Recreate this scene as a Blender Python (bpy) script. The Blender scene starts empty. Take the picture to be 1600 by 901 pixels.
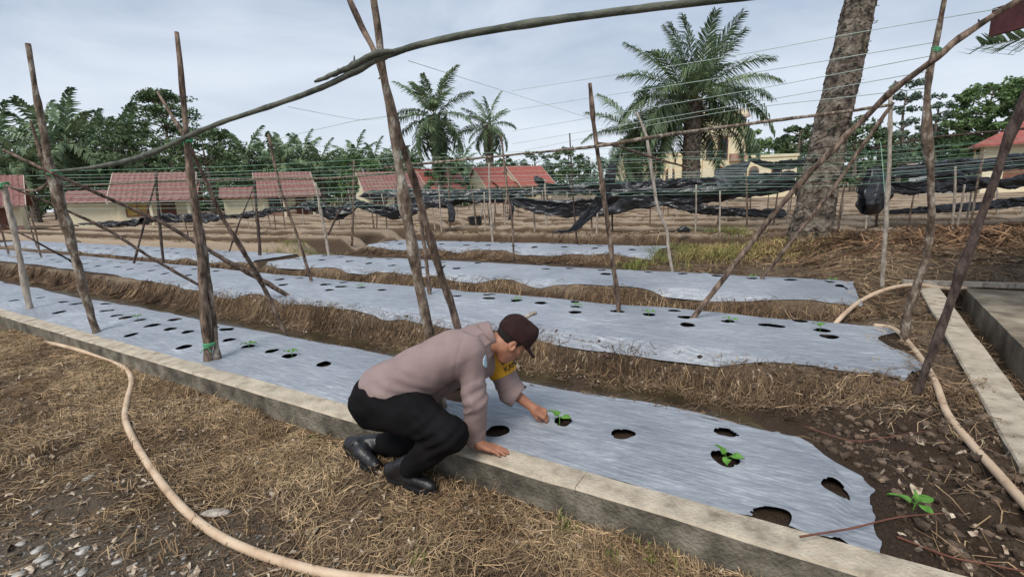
import bpy, math, random
import numpy as np
from mathutils import Matrix, Vector

random.seed(7); RNG = np.random.default_rng(7)
scene = bpy.context.scene
col = scene.collection

# ------------------------------------------------------------------ camera
FPX, CAMH = 760.0, 1.6
PITCH, ROLL = math.radians(11.3), math.atan(0.040)
_fwd = np.array([0, math.cos(PITCH), -math.sin(PITCH)])
_up0 = np.array([0, math.sin(PITCH), math.cos(PITCH)])
_r0 = np.array([1.0, 0, 0])
_right = math.cos(ROLL) * _r0 - math.sin(ROLL) * _up0
_up = math.sin(ROLL) * _r0 + math.cos(ROLL) * _up0
cd = bpy.data.cameras.new('camera'); cam = bpy.data.objects.new('camera', cd); col.objects.link(cam)
cd.sensor_width = 36; cd.lens = 36 * FPX / 1600; cd.clip_end = 3000; cd.clip_start = 0.05
M = Matrix.Identity(4)
for i in range(3):
    M[i][0] = _right[i]; M[i][1] = _up[i]; M[i][2] = -_fwd[i]
M[0][3], M[1][3], M[2][3] = 0, 0, CAMH
cam.matrix_world = M
scene.camera = cam

# ------------------------------------------------------------------ sky, sun, exposure
SUN_EL, SUN_AZ = math.radians(52), math.radians(205)      # high sun behind thick cloud
w = bpy.data.worlds.new('World'); scene.world = w; w.use_nodes = True
nt = w.node_tree; N = nt.nodes; L = nt.links; N.clear()
wout = N.new('ShaderNodeOutputWorld'); bg = N.new('ShaderNodeBackground')
sky = N.new('ShaderNodeTexSky'); sky.sky_type = 'NISHITA'; sky.sun_disc = False
sky.sun_elevation = SUN_EL; sky.sun_rotation = SUN_AZ
skm = N.new('ShaderNodeVectorMath'); skm.operation = 'SCALE'; skm.inputs['Scale'].default_value = 0.08
tc = N.new('ShaderNodeTexCoord'); mp = N.new('ShaderNodeMapping')
mp.inputs['Scale'].default_value = (1.0, 1.0, 3.2); mp.inputs['Location'].default_value = (0.35, 0.2, 0.1)
nz = N.new('ShaderNodeTexNoise'); nz.inputs['Scale'].default_value = 2.1; nz.inputs['Detail'].default_value = 7; nz.inputs['Roughness'].default_value = 0.55
nz.inputs['Distortion'].default_value = 0.4
rp = N.new('ShaderNodeValToRGB')
rp.color_ramp.elements[0].position = 0.36; rp.color_ramp.elements[0].color = (0.225, 0.29, 0.385, 1)
rp.color_ramp.elements[1].position = 0.66; rp.color_ramp.elements[1].color = (0.45, 0.50, 0.57, 1)
sx = N.new('ShaderNodeSeparateXYZ'); hr = N.new('ShaderNodeMapRange')
hr.inputs['From Min'].default_value = 0.0; hr.inputs['From Max'].default_value = 0.34
hr.inputs['To Min'].default_value = 0.85; hr.inputs['To Max'].default_value = 0.0
mh = N.new('ShaderNodeMixRGB'); mh.inputs['Color2'].default_value = (0.60, 0.63, 0.68, 1)
mx = N.new('ShaderNodeMixRGB'); mx.inputs['Fac'].default_value = 0.90
L.new(tc.outputs['Generated'], mp.inputs['Vector']); L.new(mp.outputs['Vector'], nz.inputs['Vector'])
L.new(nz.outputs['Fac'], rp.inputs['Fac']); L.new(tc.outputs['Generated'], sx.inputs['Vector'])
L.new(sx.outputs['Z'], hr.inputs['Value']); L.new(hr.outputs['Result'], mh.inputs['Fac']); L.new(rp.outputs['Color'], mh.inputs['Color1'])
L.new(sky.outputs['Color'], skm.inputs[0]); L.new(skm.outputs['Vector'], mx.inputs['Color1']); L.new(mh.outputs['Color'], mx.inputs['Color2'])
L.new(mx.outputs['Color'], bg.inputs['Color']); bg.inputs['Strength'].default_value = 0.79
L.new(bg.outputs['Background'], wout.inputs['Surface'])

sd = bpy.data.lights.new('sun', 'SUN'); sd.energy = 1.5; sd.angle = math.radians(24); sd.color = (1.0, 0.95, 0.88)
so = bpy.data.objects.new('sun', sd); col.objects.link(so)
sdir = Vector((math.sin(SUN_AZ) * math.cos(SUN_EL), math.cos(SUN_AZ) * math.cos(SUN_EL), math.sin(SUN_EL)))
so.rotation_euler = sdir.to_track_quat('Z', 'Y').to_euler(); so.location = (0, 0, 30)
vs = scene.view_settings; vs.view_transform = 'Standard'; vs.look = 'None'; vs.gamma = 1; vs.use_curve_mapping = False
vs.exposure = 1.0
scene.render.engine = 'CYCLES'

# ------------------------------------------------------------------ projection helpers (pixels of the 1600 px photo -> places)
def ray(px, py): return _fwd + _right * (px - 800) / FPX - _up * (py - 450.5) / FPX
CO = np.array([0, 0, CAMH])
def G(px, py, z=0.0):
    d = ray(px, py); return CO + d * ((z - CAMH) / d[2])
def D(px, py, Y):
    d = ray(px, py); return CO + d * (Y / d[1])
A31 = math.radians(31.4); CU, SU = math.cos(A31), math.sin(A31)
def uv(p): return CU * p[0] - SU * p[1], SU * p[0] + CU * p[1]
def xy(u, v): return CU * u + SU * v, -SU * u + CU * v
def Y_of_px(px, py, z): return G(px, py, z)[1]

# ------------------------------------------------------------------ noise
def _h(ix, iy, iz, s):
    n = (ix.astype(np.int64) * 374761393 + iy.astype(np.int64) * 668265263 + iz.astype(np.int64) * 2147483647 + int(s) * 974711) & 0xffffffff
    n = ((n ^ (n >> 13)) * 1274126177) & 0xffffffff
    n = ((n ^ (n >> 16)) * 2246822519) & 0xffffffff
    return ((n ^ (n >> 15)) & 0xffffff) / 8388607.5 - 1.0
def vn2(x, y, s=0):
    x = np.asarray(x, float); y = np.asarray(y, float)
    ix, iy = np.floor(x), np.floor(y); fx, fy = x - ix, y - iy
    fx = fx * fx * (3 - 2 * fx); fy = fy * fy * (3 - 2 * fy); z = np.zeros_like(ix)
    a = _h(ix, iy, z, s); b = _h(ix + 1, iy, z, s); c = _h(ix, iy + 1, z, s); d = _h(ix + 1, iy + 1, z, s)
    return (a * (1 - fx) + b * fx) * (1 - fy) + (c * (1 - fx) + d * fx) * fy
def fb2(x, y, s=0, o=4):
    r = 0; a = 1.0; t = 0
    for k in range(o):
        r = r + a * vn2(x * 2 ** k + 17.3 * k, y * 2 ** k - 9.1 * k, s + k); t += a; a *= 0.5
    return r / t
def vn3(P, s=0):
    I = np.floor(P); f = P - I; f = f * f * (3 - 2 * f); r = 0
    for dx in (0, 1):
        for dy in (0, 1):
            for dz in (0, 1):
                wgt = (f[..., 0] if dx else 1 - f[..., 0]) * (f[..., 1] if dy else 1 - f[..., 1]) * (f[..., 2] if dz else 1 - f[..., 2])
                r = r + wgt * _h(I[..., 0] + dx, I[..., 1] + dy, I[..., 2] + dz, s)
    return r
def ss(a, b, x):
    t = np.clip((x - a) / (b - a), 0, 1); return t * t * (3 - 2 * t)

# ------------------------------------------------------------------ materials
def mat(name, c1, c2=None, scale=8.0, rough=0.8, bump=0.0, bscale=None, stretch=(1, 1, 1), spec=0.3, island=0.0, detail=5, metal=0.0, trans=0.0, c3=None, obj_coord=True, lo=0.35, hi=0.65):
    m = bpy.data.materials.new(name); m.use_nodes = True
    n = m.node_tree.nodes; l = m.node_tree.links; b = n['Principled BSDF']
    b.inputs['Roughness'].default_value = rough; b.inputs['Specular IOR Level'].default_value = spec; b.inputs['Metallic'].default_value = metal
    t = n.new('ShaderNodeTexCoord'); mpp = n.new('ShaderNodeMapping'); mpp.inputs['Scale'].default_value = stretch
    if obj_coord: l.new(t.outputs['Object'], mpp.inputs['Vector'])
    else:
        g = n.new('ShaderNodeNewGeometry'); l.new(g.outputs['Position'], mpp.inputs['Vector'])
    last = None
    if c2 is not None:
        z = n.new('ShaderNodeTexNoise'); z.inputs['Scale'].default_value = scale; z.inputs['Detail'].default_value = detail; z.inputs['Roughness'].default_value = 0.6
        l.new(mpp.outputs['Vector'], z.inputs['Vector'])
        r = n.new('ShaderNodeValToRGB'); r.color_ramp.elements[0].position = lo; r.color_ramp.elements[1].position = hi
        r.color_ramp.elements[0].color = (*c1, 1); r.color_ramp.elements[1].color = (*c2, 1)
        if c3 is not None:
            e = r.color_ramp.elements.new((lo + hi) / 2); e.color = (*c3, 1)
        l.new(z.outputs['Fac'], r.inputs['Fac']); last = r.outputs['Color']
    else:
        rgb = n.new('ShaderNodeRGB'); rgb.outputs[0].default_value = (*c1, 1); last = rgb.outputs[0]
    if island > 0:
        g = n.new('ShaderNodeNewGeometry'); mr = n.new('ShaderNodeMapRange'); mr.inputs['To Min'].default_value = 1 - island; mr.inputs['To Max'].default_value = 1 + island
        l.new(g.outputs['Random Per Island'], mr.inputs['Value'])
        vm = n.new('ShaderNodeVectorMath'); vm.operation = 'SCALE'; l.new(last, vm.inputs[0]); l.new(mr.outputs['Result'], vm.inputs['Scale']); last = vm.outputs['Vector']
    l.new(last, b.inputs['Base Color'])
    if bump > 0:
        z2 = n.new('ShaderNodeTexNoise'); z2.inputs['Scale'].default_value = bscale or scale * 4; z2.inputs['Detail'].default_value = 6
        l.new(mpp.outputs['Vector'], z2.inputs['Vector'])
        bp = n.new('ShaderNodeBump'); bp.inputs['Strength'].default_value = bump; bp.inputs['Distance'].default_value = 0.02
        l.new(z2.outputs['Fac'], bp.inputs['Height']); l.new(bp.outputs['Normal'], b.inputs['Normal'])
    if trans > 0:
        o = n['Material Output']; ts = n.new('ShaderNodeBsdfTranslucent'); l.new(last, ts.inputs['Color'])
        ms = n.new('ShaderNodeMixShader'); ms.inputs['Fac'].default_value = trans
        l.new(b.outputs['BSDF'], ms.inputs[1]); l.new(ts.outputs['BSDF'], ms.inputs[2]); l.new(ms.outputs['Shader'], o.inputs['Surface'])
    return m

MT = {}
MT['wood'] = mat('bark_pole', (0.045, 0.03, 0.022), (0.30, 0.22, 0.165), 22, 0.85, 0.8, 60, (1, 1, 0.3), c3=(0.15, 0.105, 0.078))
MT['wood_dark'] = mat('dark_pole', (0.028, 0.018, 0.015), (0.12, 0.085, 0.07), 25, 0.8, 0.7, 60, (1, 1, 0.4))
MT['wood_pale'] = mat('pale_pole', (0.24, 0.20, 0.16), (0.50, 0.44, 0.37), 20, 0.85, 0.6, 60, (1, 1, 0.4))
MT['wood_lichen'] = mat('lichen_pole', (0.06, 0.042, 0.03), (0.40, 0.36, 0.30), 16, 0.85, 0.8, 60, (1, 1, 0.5), c3=(0.17, 0.125, 0.09))
MT['bamboo'] = mat('grey_green_rail', (0.05, 0.06, 0.045), (0.15, 0.155, 0.12), 14, 0.7, 0.4, 50, (0.5, 0.5, 1))
MT['twine'] = mat('green_twine', (0.20, 0.46, 0.30), (0.42, 0.62, 0.48), 3, 0.6)
MT['twine_pale'] = mat('pale_twine', (0.36, 0.46, 0.40), (0.55, 0.64, 0.58), 3, 0.6)
MT['twine_knot'] = mat('green_knot', (0.05, 0.26, 0.11), (0.14, 0.42, 0.22), 60, 0.6, 0.4, 90)
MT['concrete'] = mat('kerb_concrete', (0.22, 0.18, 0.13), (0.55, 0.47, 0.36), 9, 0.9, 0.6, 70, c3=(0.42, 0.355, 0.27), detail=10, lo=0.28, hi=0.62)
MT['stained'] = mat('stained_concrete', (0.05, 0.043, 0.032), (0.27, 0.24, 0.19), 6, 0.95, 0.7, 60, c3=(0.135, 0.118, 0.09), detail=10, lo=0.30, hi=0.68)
MT['slab'] = mat('slab_concrete', (0.13, 0.105, 0.075), (0.42, 0.36, 0.27), 2.2, 0.9, 0.5, 45, c3=(0.26, 0.215, 0.155), detail=9)
MT['straw'] = mat('dry_straw', (0.18, 0.11, 0.055), (0.45, 0.325, 0.19), 1.4, 0.8, island=0.75, obj_coord=False)
MT['straw_dark'] = mat('dead_roots', (0.06, 0.036, 0.021), (0.25, 0.165, 0.098), 1.7, 0.85, island=0.6, obj_coord=False)
MT['grass'] = mat('green_grass', (0.13, 0.19, 0.04), (0.30, 0.28, 0.09), 2.0, 0.7, island=0.4, obj_coord=False, trans=0.2)
MT['hose'] = mat('hose_rubber', (0.30, 0.19, 0.12), (0.62, 0.47, 0.33), 7, 0.55, 0.2, 60, c3=(0.54, 0.39, 0.26), spec=0.35, detail=9, lo=0.28, hi=0.6)
MT['black_plastic'] = mat('black_netting', (0.009, 0.0095, 0.011), (0.032, 0.034, 0.04), 3, 0.33, 0.6, 18, spec=0.6)
MT['grey_net'] = mat('faded_netting', (0.045, 0.05, 0.058), (0.10, 0.105, 0.12), 5, 0.55, 0.4, 20, spec=0.4)
MT['frond'] = mat('palm_leaflets', (0.05, 0.09, 0.042), (0.19, 0.26, 0.135), 0.8, 0.5, island=0.45, trans=0.25)
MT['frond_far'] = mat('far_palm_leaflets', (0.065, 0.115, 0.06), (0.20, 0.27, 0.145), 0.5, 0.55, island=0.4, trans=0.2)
MT['rachis'] = mat('palm_rachis', (0.12, 0.14, 0.05), (0.22, 0.21, 0.09), 4, 0.6)
MT['leaf_dark'] = mat('dark_leaves', (0.045, 0.085, 0.038), (0.15, 0.21, 0.095), 0.5, 0.55, island=0.5, trans=0.2)
MT['leaf_mid'] = mat('mid_leaves', (0.07, 0.13, 0.05), (0.18, 0.27, 0.10), 0.5, 0.55, island=0.5, trans=0.25)
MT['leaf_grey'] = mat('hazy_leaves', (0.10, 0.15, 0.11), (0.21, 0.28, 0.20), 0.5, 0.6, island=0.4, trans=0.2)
MT['bark'] = mat('tree_bark', (0.07, 0.055, 0.04), (0.24, 0.21, 0.17), 7, 0.9, 0.8, 30)
MT['palm_bark'] = mat('palm_bark', (0.026, 0.02, 0.016), (0.25, 0.215, 0.175), 6.5, 0.95, 1.0, 22, c3=(0.13, 0.105, 0.082), detail=10)
MT['seedling'] = mat('seedling_leaf', (0.085, 0.24, 0.03), (0.18, 0.40, 0.075), 30, 0.45, 0.2, 90, trans=0.25)
MT['wall'] = mat('cream_wall', (0.74, 0.65, 0.44), (0.82, 0.74, 0.54), 1.5, 0.9)
MT['wall_mosque'] = mat('cream_render', (0.74, 0.64, 0.42), (0.82, 0.73, 0.52), 1.2, 0.9)
MT['wall_base'] = mat('brick_pink_base', (0.36, 0.20, 0.15), (0.48, 0.30, 0.24), 5, 0.9)
MT['roof'] = mat('maroon_roof', (0.17, 0.075, 0.064), (0.29, 0.148, 0.13), 5, 0.75, 0.5, 22, stretch=(1, 1, 1), island=0.15)
MT['roof_red'] = mat('red_roof', (0.24, 0.07, 0.055), (0.38, 0.115, 0.09), 3, 0.7, 0.4, 22)
MT['roof_trim'] = mat('pale_fascia', (0.50, 0.38, 0.32), (0.6, 0.5, 0.42), 3, 0.8)
MT['maroon_board'] = mat('maroon_board', (0.05, 0.016, 0.016), (0.10, 0.03, 0.03), 6, 0.6, 0.2)
MT['glass'] = mat('dark_glass', (0.02, 0.025, 0.03), None, rough=0.12, spec=0.6)
MT['frame'] = mat('window_frame', (0.16, 0.07, 0.05), (0.25, 0.12, 0.08), 5, 0.7)
MT['door'] = mat('brown_door', (0.12, 0.045, 0.03), (0.20, 0.085, 0.055), 5, 0.6)
MT['curtain'] = mat('ochre_curtain', (0.45, 0.28, 0.07), (0.55, 0.38, 0.13), 5, 0.8)
MT['stone'] = mat('pebble', (0.16, 0.145, 0.125), (0.42, 0.40, 0.37), 14, 0.85, 0.3, 60, island=0.4)
MT['soil'] = mat('loose_soil', (0.018, 0.011, 0.007), (0.075, 0.05, 0.035), 25, 0.95, 0.9, 80)
MT['shirt'] = None

# ------------------------------------------------------------------ object helpers
def mesh_data(name, verts, faces, smooth=False):
    me = bpy.data.meshes.new(name); v = np.asarray(verts, np.float32)
    if isinstance(faces, np.ndarray):
        nf, k = faces.shape
        me.vertices.add(len(v)); me.vertices.foreach_set('co', v.ravel())
        me.loops.add(nf * k); me.loops.foreach_set('vertex_index', faces.astype(np.int32).ravel())
        me.polygons.add(nf); me.polygons.foreach_set('loop_start', np.arange(0, nf * k, k, dtype=np.int32))
        me.update(calc_edges=True)
    else:
        me.from_pydata([tuple(map(float, p)) for p in v], [], faces)
    me.polygons.foreach_set('use_smooth', np.full(len(me.polygons), bool(smooth)))
    me.validate(); me.update()
    return me
def obj(name, me, m=None, parent=None, loc=None):
    o = bpy.data.objects.new(name, me); col.objects.link(o)
    if m is not None and me is not None and not len(me.materials): me.materials.append(m)
    if parent is not None:
        o.parent = parent
        if loc is None: o.matrix_parent_inverse = Matrix.Translation(-parent.location)   # vertices given in world space
    if loc is not None: o.location = loc
    return o
def tag(o, label=None, cat=None, group=None, kind=None):
    if label: o['label'] = label
    if cat: o['category'] = cat
    if group: o['group'] = group
    if kind: o['kind'] = kind
    return o
def empty(name, loc, label, cat, group=None):
    o = bpy.data.objects.new(name, None); col.objects.link(o); o.location = tuple(map(float, loc)); o.empty_display_size = 0.1
    return tag(o, label, cat, group)

def grid_faces(nu, nv, wrap=False):
    i = np.arange(nu - 1)[:, None]; n2 = nv if wrap else nv - 1; j = np.arange(n2)[None, :]; jn = (j + 1) % nv
    return np.stack([i * nv + j, i * nv + jn, (i + 1) * nv + jn, (i + 1) * nv + j], -1).reshape(-1, 4)
def spline(pts, n):
    p = np.asarray(pts, float); k = len(p)
    if k == 2: return p[0] + (p[1] - p[0]) * np.linspace(0, 1, n)[:, None]
    q = np.vstack([2 * p[0] - p[1], p, 2 * p[-1] - p[-2]])
    sl = np.r_[0, np.cumsum(np.linalg.norm(np.diff(p, axis=0), axis=1))]
    t = np.linspace(0, sl[-1], n); out = []
    for a in t:
        i = min(max(np.searchsorted(sl, a, 'right') - 1, 0), k - 2); f = (a - sl[i]) / max(sl[i + 1] - sl[i], 1e-9)
        p0, p1, p2, p3 = q[i], q[i + 1], q[i + 2], q[i + 3]
        out.append(0.5 * (2 * p1 + (p2 - p0) * f + (2 * p0 - 5 * p1 + 4 * p2 - p3) * f * f + (3 * p1 - p0 - 3 * p2 + p3) * f ** 3))
    return np.array(out)
def frames(c):
    T = np.gradient(c, axis=0); T /= np.linalg.norm(T, axis=1)[:, None] + 1e-12
    ref = np.array([0, 0, 1.0]) if abs(T[0][2]) < 0.8 else np.array([0, 1.0, 0])
    n = np.cross(T[0], ref); n /= np.linalg.norm(n); Ns = [n]
    for i in range(1, len(c)):
        n = Ns[-1] - T[i] * (Ns[-1] @ T[i]); n /= np.linalg.norm(n) + 1e-12; Ns.append(n)
    Ns = np.array(Ns); return T, Ns, np.cross(T, Ns)
def tube(pts, rad, sides=8, n=None, rough=0.0, seed=0, knots=0, caps=True, prof=None):
    """tapered tube along a smooth curve; rad = list of radii spread along it; returns verts, faces(list)"""
    n = n or max(2, len(pts)); c = spline(pts, n); r = np.interp(np.linspace(0, 1, n), np.linspace(0, 1, len(rad)), rad)
    if knots:
        s = np.linspace(0, 1, n); kr = np.random.default_rng(seed + 5)
        for kk in kr.uniform(0.04, 0.96, knots): r = r * (1 + kr.uniform(0.08, 0.28) * np.exp(-((s - kk) / (1.3 / n)) ** 2))
    T, A, B = frames(c); th = np.linspace(0, 2 * math.pi, sides, endpoint=False)
    R = r[:, None] * np.ones(sides)[None]
    if rough:
        R = R * (1 + rough * vn2(np.arange(n)[:, None] * 0.7 + seed * 3.1, np.cos(th)[None] * 1.3 + np.sin(th)[None] * 2.1 + seed, seed))
        c = c + (A * vn2(np.arange(n) * 0.35, np.full(n, seed * 1.7), 3)[:, None] + B * vn2(np.arange(n) * 0.35, np.full(n, seed * 2.3 + 9), 4)[:, None]) * r[:, None] * rough * 0.8
    V = c[:, None] + R[..., None] * (np.cos(th)[None, :, None] * A[:, None] + np.sin(th)[None, :, None] * B[:, None])
    F = grid_faces(n, sides, True).tolist()
    if caps: F += [list(range(sides))[::-1], list(range((n - 1) * sides, n * sides))]
    return V.reshape(-1, 3), F
class MB:
    def __init__(s): s.v = []; s.f = []; s.n = 0
    def add(s, v, f):
        v = np.asarray(v, float); s.v.append(v); s.f += [[i + s.n for i in q] for q in (f.tolist() if isinstance(f, np.ndarray) else f)]; s.n += len(v); return s
    def box(s, o, ax, ay, az):
        o, ax, ay, az = [np.asarray(q, float) for q in (o, ax, ay, az)]
        v = [o, o + ax, o + ax + ay, o + ay, o + az, o + ax + az, o + ax + ay + az, o + ay + az]
        fl = np.dot(np.cross(ax, ay), az) < 0
        f = [[0, 3, 2, 1], [4, 5, 6, 7], [0, 1, 5, 4], [1, 2, 6, 5], [2, 3, 7, 6], [3, 0, 4, 7]]
        return s.add(v, [q[::-1] for q in f] if fl else f)
    def me(s, name, smooth=False): return mesh_data(name, np.vstack(s.v), s.f, smooth)
    def build(s, name, m, parent=None, smooth=False): return obj(name, s.me(name, smooth), m, parent)

def nrm_(q): q = np.asarray(q, float); return q / np.linalg.norm(q)

# ------------------------------------------------------------------ terrain
KERB_V0, KERB_V1, KERB_Z = 1.92, 2.085, 0.20
RK0, RK1 = np.array([2.40, 2.05]), np.array([5.62, 6.63])           # right kerb, inner foot line
rkd = (RK1 - RK0) / np.linalg.norm(RK1 - RK0); rkn = np.array([rkd[1], -rkd[0]])
BEDS = [(2.0, 2.95, -60, 0.38), (4.33, 5.62, -60, 0.72), (6.82, 8.1, -10.9, 0.62), (6.85, 8.0, -60, -11.5), (10.3, 11.6, -11.4, -2.7)]
def bed_prof(u, v, b, w=0.30):
    j = 0.07 * vn2(u * 1.4, v * 0.3, 21)
    return ss(b[0] - w, b[0], v + j) * (1 - ss(b[1], b[1] + w, v + j * 1.2)) * ss(b[2] - 0.4, b[2], u) * (1 - ss(b[3], b[3] + 0.35, u))
def terrain(u, v, x=None, y=None):
    u = np.asarray(u, float); v = np.asarray(v, float); x, y = xy(u, v)
    base = -0.16 + 0.25 * ss(-0.2, 1.1, u + 0.25 * vn2(u * 0.8, v * 0.8, 8))
    base = base + 0.19 * ss(8.6, 9.3, v) * (1 - ss(12.2, 12.9, v)) * ss(-4.5, -2, u)
    base = base + 0.10 * ss(8.4, 9.0, v) * (1 - ss(-4.5, -2, u))
    p = np.zeros_like(u)
    for b in BEDS: p = np.maximum(p, bed_prof(u, v, b))
    z = base + (0.175 - base) * p
    # far unmulched ridges
    vv = v + 0.25 * vn2(u * 0.13, v * 0.1, 31); ph = (vv - 12.85) / 2.35; fr = ph - np.floor(ph)
    path = ss(0.25, 0.9, np.abs(u + 13.2 + 0.25 * (v - 14)))
    ridge = ss(0.04, 0.20, fr) * (1 - ss(0.50, 0.70, fr)) * path
    zf = -0.14 + (0.42 + 0.06 * vn2(u * 0.6, v * 0.5, 33)) * ridge + 0.05 * fb2(u * 1.7, v * 2.2, 34, 4) * (1 - ss(30, 40, v))
    vst = 12.6 - 4.0 * ss(-11.2, -12.2, u); kf = ss(vst, vst + 0.3, v) * (1 - ss(44, 47, v))
    z = z * (1 - kf) + zf * kf
    z = np.where(v > 45, -0.02, z)
    # palm mound and rubbish heap
    z = z + 0.34 * np.exp(-(((x - 6.7) / 0.95) ** 2 + ((y - 10.9) / 0.8) ** 2)) + 0.15 * np.exp(-(((x - 8.8) / 2.4) ** 2 + ((y - 9.2) / 1.2) ** 2))
    rough = 0.030 + 0.03 * (1 - p) * ss(2.9, 3.1, v)
    z = z + rough * fb2(x * 3.1, y * 3.1, 40, 5) * (1 - 0.75 * p) * (1 - 0.5 * ss(20, 40, v))
    clod = ss(0.25, 0.6, u) * (v > 1.95) * (1 - ss(4.2, 5.0, v))
    z = z + clod * 0.09 * (np.abs(fb2(x * 6, y * 6, 51, 4)) - 0.15)
    # outside the front kerb
    out = 1 - ss(1.93, 2.0, v)
    zo = 0.0 + 0.028 * fb2(x * 1.6, y * 1.6, 60, 5) + 0.012 * fb2(x * 9, y * 9, 61, 3) + 0.03 * ss(1.55, 1.9, v)
    z = z * (1 - out) + zo * out
    # drain and slab bed to the right of the right kerb
    s = (x - RK0[0]) * rkn[0] + (y - RK0[1]) * rkn[1]; t = (x - RK0[0]) * rkd[0] + (y - RK0[1]) * rkd[1]
    side = ss(0.12, 0.2, s) * ss(-1.5, -1.2, t) * (1 - ss(5.7, 6.0, t))
    z = z * (1 - side) + (-0.20 + 0.02 * fb2(x * 6, y * 6, 70, 3)) * side
    return z
def tz(x, y):
    u, v = uv((x, y)); return float(terrain(np.array([u]), np.array([v]))[0])
def steps(a, b, st): return np.linspace(a, b, max(2, int(round((b - a) / st)) + 1))[:-1]
def grow(a, b, s0, f):
    out = [a]; s = s0
    while out[-1] < b: out.append(out[-1] + s); s *= f
    return np.array(out)
us = np.r_[-(grow(8.0, 420, 0.05, 1.045)[::-1]), steps(-8.0, 3.0, 0.036)[1:], grow(3.0, 420, 0.045, 1.05)]
vs_ = np.r_[-(grow(0.2, 60, 0.06, 1.3)[::-1]), steps(-0.2, 8.6, 0.034)[1:], steps(8.6, 13, 0.06), steps(13, 47, 0.13), grow(47, 900, 0.4, 1.25)]
UU, VV = np.meshgrid(us, vs_, indexing='ij'); ZZ = terrain(UU, VV); XX, YY = xy(UU, VV)
gm = mesh_data('ground', np.stack([XX, YY, ZZ], -1).reshape(-1, 3), grid_faces(len(us), len(vs_))[:, ::-1].copy(), True)
# zones: R = straw cover, G = dark moist soil, B = gravel
pp = np.zeros_like(UU)
for b in BEDS: pp = np.maximum(pp, bed_prof(UU, VV, b, 0.05))
front = VV < 1.95
n1 = fb2(XX * 0.9 + 3, YY * 0.9, 80, 4)
gravel = front * ss(-0.15, 0.35, 0.85 - np.hypot(XX + 2.4, (YY - 1.3) * 1.15) * 0.66 + 0.7 * n1)
endsoil = (~front) * ss(0.2, 0.6, UU) * (1 - ss(3.4, 4.4, VV + 0.6 * n1)) * np.clip(0.75 + 0.5 * fb2(XX * 3, YY * 3, 83, 3), 0, 1)
mound = np.exp(-(((XX - 6.8) / 1.6) ** 2 + ((YY - 10.4) / 1.3) ** 2))
straw = np.where(front, 0.12 + 0.4 * n1 - gravel, 0.35 + 0.4 * n1)
vv_ = VV + 0.25 * vn2(UU * 0.13, VV * 0.1, 31); fr_ = ((vv_ - 12.85) / 2.35) % 1.0
straw = np.where(VV > np.where(UU < -11.7, 8.7, 12.7), 1.15 * ss(0.15, 0.21, fr_) * (1 - ss(0.50, 0.60, fr_)) + 0.08 * n1, straw)
straw = np.where(VV > 46, 0.5 + 0.3 * n1, straw)
soil = np.clip(pp * (VV < 12.5) + endsoil + 1.2 * mound + (~front) * np.where(VV > np.where(UU < -11.7, 8.7, 12.7), (1 - ss(0.13, 0.20, fr_) * (1 - ss(0.52, 0.62, fr_))) * 0.8, ss(0.10, -0.04, ZZ) * 0.9) * (VV < 46), 0, 1)
ca = gm.color_attributes.new('zone', 'FLOAT_COLOR', 'POINT')
ca.data.foreach_set('color', np.stack([np.clip(straw, 0, 1), soil, np.clip(gravel, 0, 1), np.ones_like(UU)], -1).astype(np.float32).ravel())
gmat = bpy.data.materials.new('ground'); gmat.use_nodes = True
n = gmat.node_tree.nodes; l = gmat.node_tree.links; b = n['Principled BSDF']; b.inputs['Roughness'].default_value = 0.95; b.inputs['Specular IOR Level'].default_value = 0.15
at = n.new('ShaderNodeAttribute'); at.attribute_name = 'zone'; sp = n.new('ShaderNodeSeparateColor'); l.new(at.outputs['Color'], sp.inputs['Color'])
gp = n.new('ShaderNodeNewGeometry')
def noi(s, d=6, r=0.65, vec=None):
    z = n.new('ShaderNodeTexNoise'); z.inputs['Scale'].default_value = s; z.inputs['Detail'].default_value = d; z.inputs['Roughness'].default_value = r
    l.new(vec or gp.outputs['Position'], z.inputs['Vector']); return z
def rmp(src, stops):
    r = n.new('ShaderNodeValToRGB'); e = r.color_ramp.elements
    e[0].position, e[0].color = stops[0][0], (*stops[0][1], 1); e[1].position, e[1].color = stops[-1][0], (*stops[-1][1], 1)
    for p, c in stops[1:-1]: k = e.new(p); k.color = (*c, 1)
    l.new(src, r.inputs['Fac']); return r.outputs['Color']
def mixc(f, a, c):
    m_ = n.new('ShaderNodeMixRGB'); l.new(f, m_.inputs['Fac']); l.new(a, m_.inputs['Color1']); l.new(c, m_.inputs['Color2']); return m_.outputs['Color']
z1 = noi(22, 8, 0.7); z2 = noi(95, 8, 0.8); z3 = noi(3.0)
dry = rmp(z1.outputs['Fac'], [(0.3, (0.05, 0.032, 0.02)), (0.5, (0.13, 0.088, 0.055)), (0.7, (0.26, 0.185, 0.115))])
strawc = rmp(z2.outputs['Fac'], [(0.3, (0.17, 0.12, 0.08)), (0.5, (0.36, 0.275, 0.195)), (0.7, (0.56, 0.465, 0.36))])
soilc = rmp(z2.outputs['Fac'], [(0.3, (0.022, 0.014, 0.009)), (0.52, (0.078, 0.052, 0.035)), (0.72, (0.19, 0.138, 0.098))])
vor = n.new('ShaderNodeTexVoronoi'); vor.inputs['Scale'].default_value = 38; l.new(gp.outputs['Position'], vor.inputs['Vector'])
gravc = rmp(z2.outputs['Fac'], [(0.34, (0.06, 0.046, 0.033)), (0.52, (0.18, 0.145, 0.106)), (0.68, (0.40, 0.36, 0.30))])
c_ = mixc(sp.outputs['Red'], dry, strawc); c_ = mixc(sp.outputs['Blue'], c_, gravc); c_ = mixc(sp.outputs['Green'], c_, soilc)
l.new(c_, b.inputs['Base Color'])
bp = n.new('ShaderNodeBump'); bp.inputs['Strength'].default_value = 0.9; bp.inputs['Distance'].default_value = 0.03
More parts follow.
